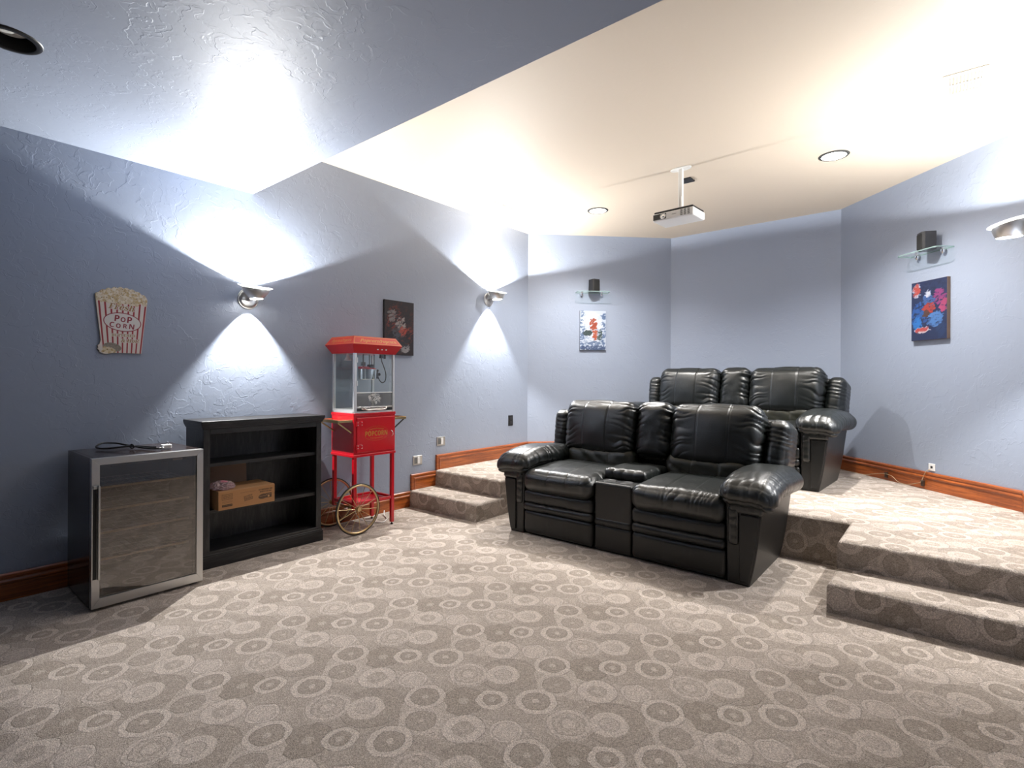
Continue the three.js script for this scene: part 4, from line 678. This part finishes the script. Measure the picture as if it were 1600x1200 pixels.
    // back: lumbar roll and main cushion
    part('lumbar_cushion', turned(stuffed(0.62, 0.22, 0.16, { r: 0.07, cell: 0.010, puff: [0, 0.05, 0.12], disp: (n, p) => 0.010 * lump(p, 90 + s, 5) + 0.006 * folds(p.x * 0.7 + p.y, p.y, 48, 93 + s) - 0.004 * (seam(p.x, -0.10) + seam(p.x, 0.10)) }), -0.10, 0, 0, s * 0.435, 0.535, -0.640), leatherLumbar, t);
    const bc = stuffed(0.645, 0.445, 0.235, { r: 0.080, cell: 0.0075, puff: [0.01, 0.06, 0.30],
      disp: (n, p) => { const e = sst(0.30, 1, Math.abs(n[0])); const b = sst(0.5, 1, -n[1]); return 0.0095 * folds(p.y + 0.25 * Math.abs(p.x), p.x, 125, n[0] > 0 ? 101 + s : 107 + s) * e + 0.004 * folds(p.x, p.y, 60, 111 + s) * b + 0.008 * lump(p, 120 + s * 5, 4) - 0.0055 * (seam(p.x, -0.112, 0.005) + seam(p.x, 0.112, 0.005)) * sst(-0.2, 0.1, n[2]) + 0.004 * (sst(-0.13, -0.10, p.x) * sst(0.13, 0.10, p.x)); } });
    part('back_cushion', turned(bc, -0.17, s * 0.02, 0, s * 0.475, 0.785, -0.715), leather, t);
  }
  part('back_cushion', turned(stuffed(0.285, 0.440, 0.22, { r: 0.075, cell: 0.0075, puff: [0.02, 0.04, 0.16], disp: (n, p) => { const e = sst(0.2, 1, Math.abs(n[0])); return 0.0120 * folds(p.y + 0.4 * Math.abs(p.x), p.x, 115, n[0] > 0 ? 131 : 137) * e + 0.008 * lump(p, 141, 6); } }), -0.17, 0, 0, 0.0, 0.795, -0.735), leather, t).userData.label = 'narrow middle back cushion';
  part('back_shell', merge(turned(rbox(-0.86, 0.86, -0.28, 0.28, -0.05, 0.05, 0.04, 4), -0.17, 0, 0, 0, 0.635, -0.875), rbox(-0.83, 0.83, 0.10, 0.40, -0.710, -0.60, 0.02, 3)), leatherFlat, t);
  // console with cup holders and padded lid
  const c = sub('console', t);
  part('console_body', rbox(-0.144, 0.144, 0.205, 0.482, -0.62, -0.018, 0.018, 4), leatherFlat, c);
  part('console_band', turned(stuffed(0.286, 0.058, 0.08, { r: 0.022, disp: (n, p) => 0.005 * folds(p.x, p.y, 110, 151) * sst(0.6, 0.1, Math.abs(n[0] + 0.2)) }), 0, 0, 0, 0, 0.208, -0.050), leatherFlat, c);
  part('console_front', turned(stuffed(0.286, 0.175, 0.07, { r: 0.02, disp: (n, p) => 0.002 * lump(p, 155, 7) }), 0, 0, 0, 0, 0.098, -0.052), leatherFlat, c);
  for (const x of [-0.066, 0.066]) { part('cup_holder', at(lathe([[0.040, 0.484], [0.046, 0.487], [0.048, 0.483]], 36), x, 0, -0.105), blackPlastic, c); part('cup_well', at(lathe([[0.0, 0.4832], [0.041, 0.4836]], 36), x, 0, -0.105), blackMatte, c); }
  part('console_lid', turned(stuffed(0.325, 0.085, 0.40, { r: 0.036, cell: 0.010, puff: [0, 0.12, 0.02], disp: (n, p) => 0.005 * lump(p, 161, 7) + 0.006 * folds(p.x, p.z, 95, 163) * sst(0.6, 1, n[2]) + 0.004 * folds(p.z, p.x, 80, 167) * sst(0.6, 1, Math.abs(n[0])) }), 0, 0, 0, 0, 0.515, -0.385), leather, c);
  part('recline_lever', merge(rbox(0.905, 0.912, 0.20, 0.225, -0.30, -0.26, 0.003)), blackPlastic, t);
  return t;
}
const loveSeat = makeLoveSeat('black leather reclining love seat on the floor in front of the platform');
loveSeat.position.set(2.120, 0, -3.225);
const rear = loveSeat.clone(); rear.name = numbered('love_seat'); rear.userData = { label: 'black leather reclining love seat raised on the carpeted platform', category: 'love seat' };
rear.position.set(2.205, PH, -4.868); rear.rotation.y = -0.045; scene.add(rear);

renderer.render(scene, camera);
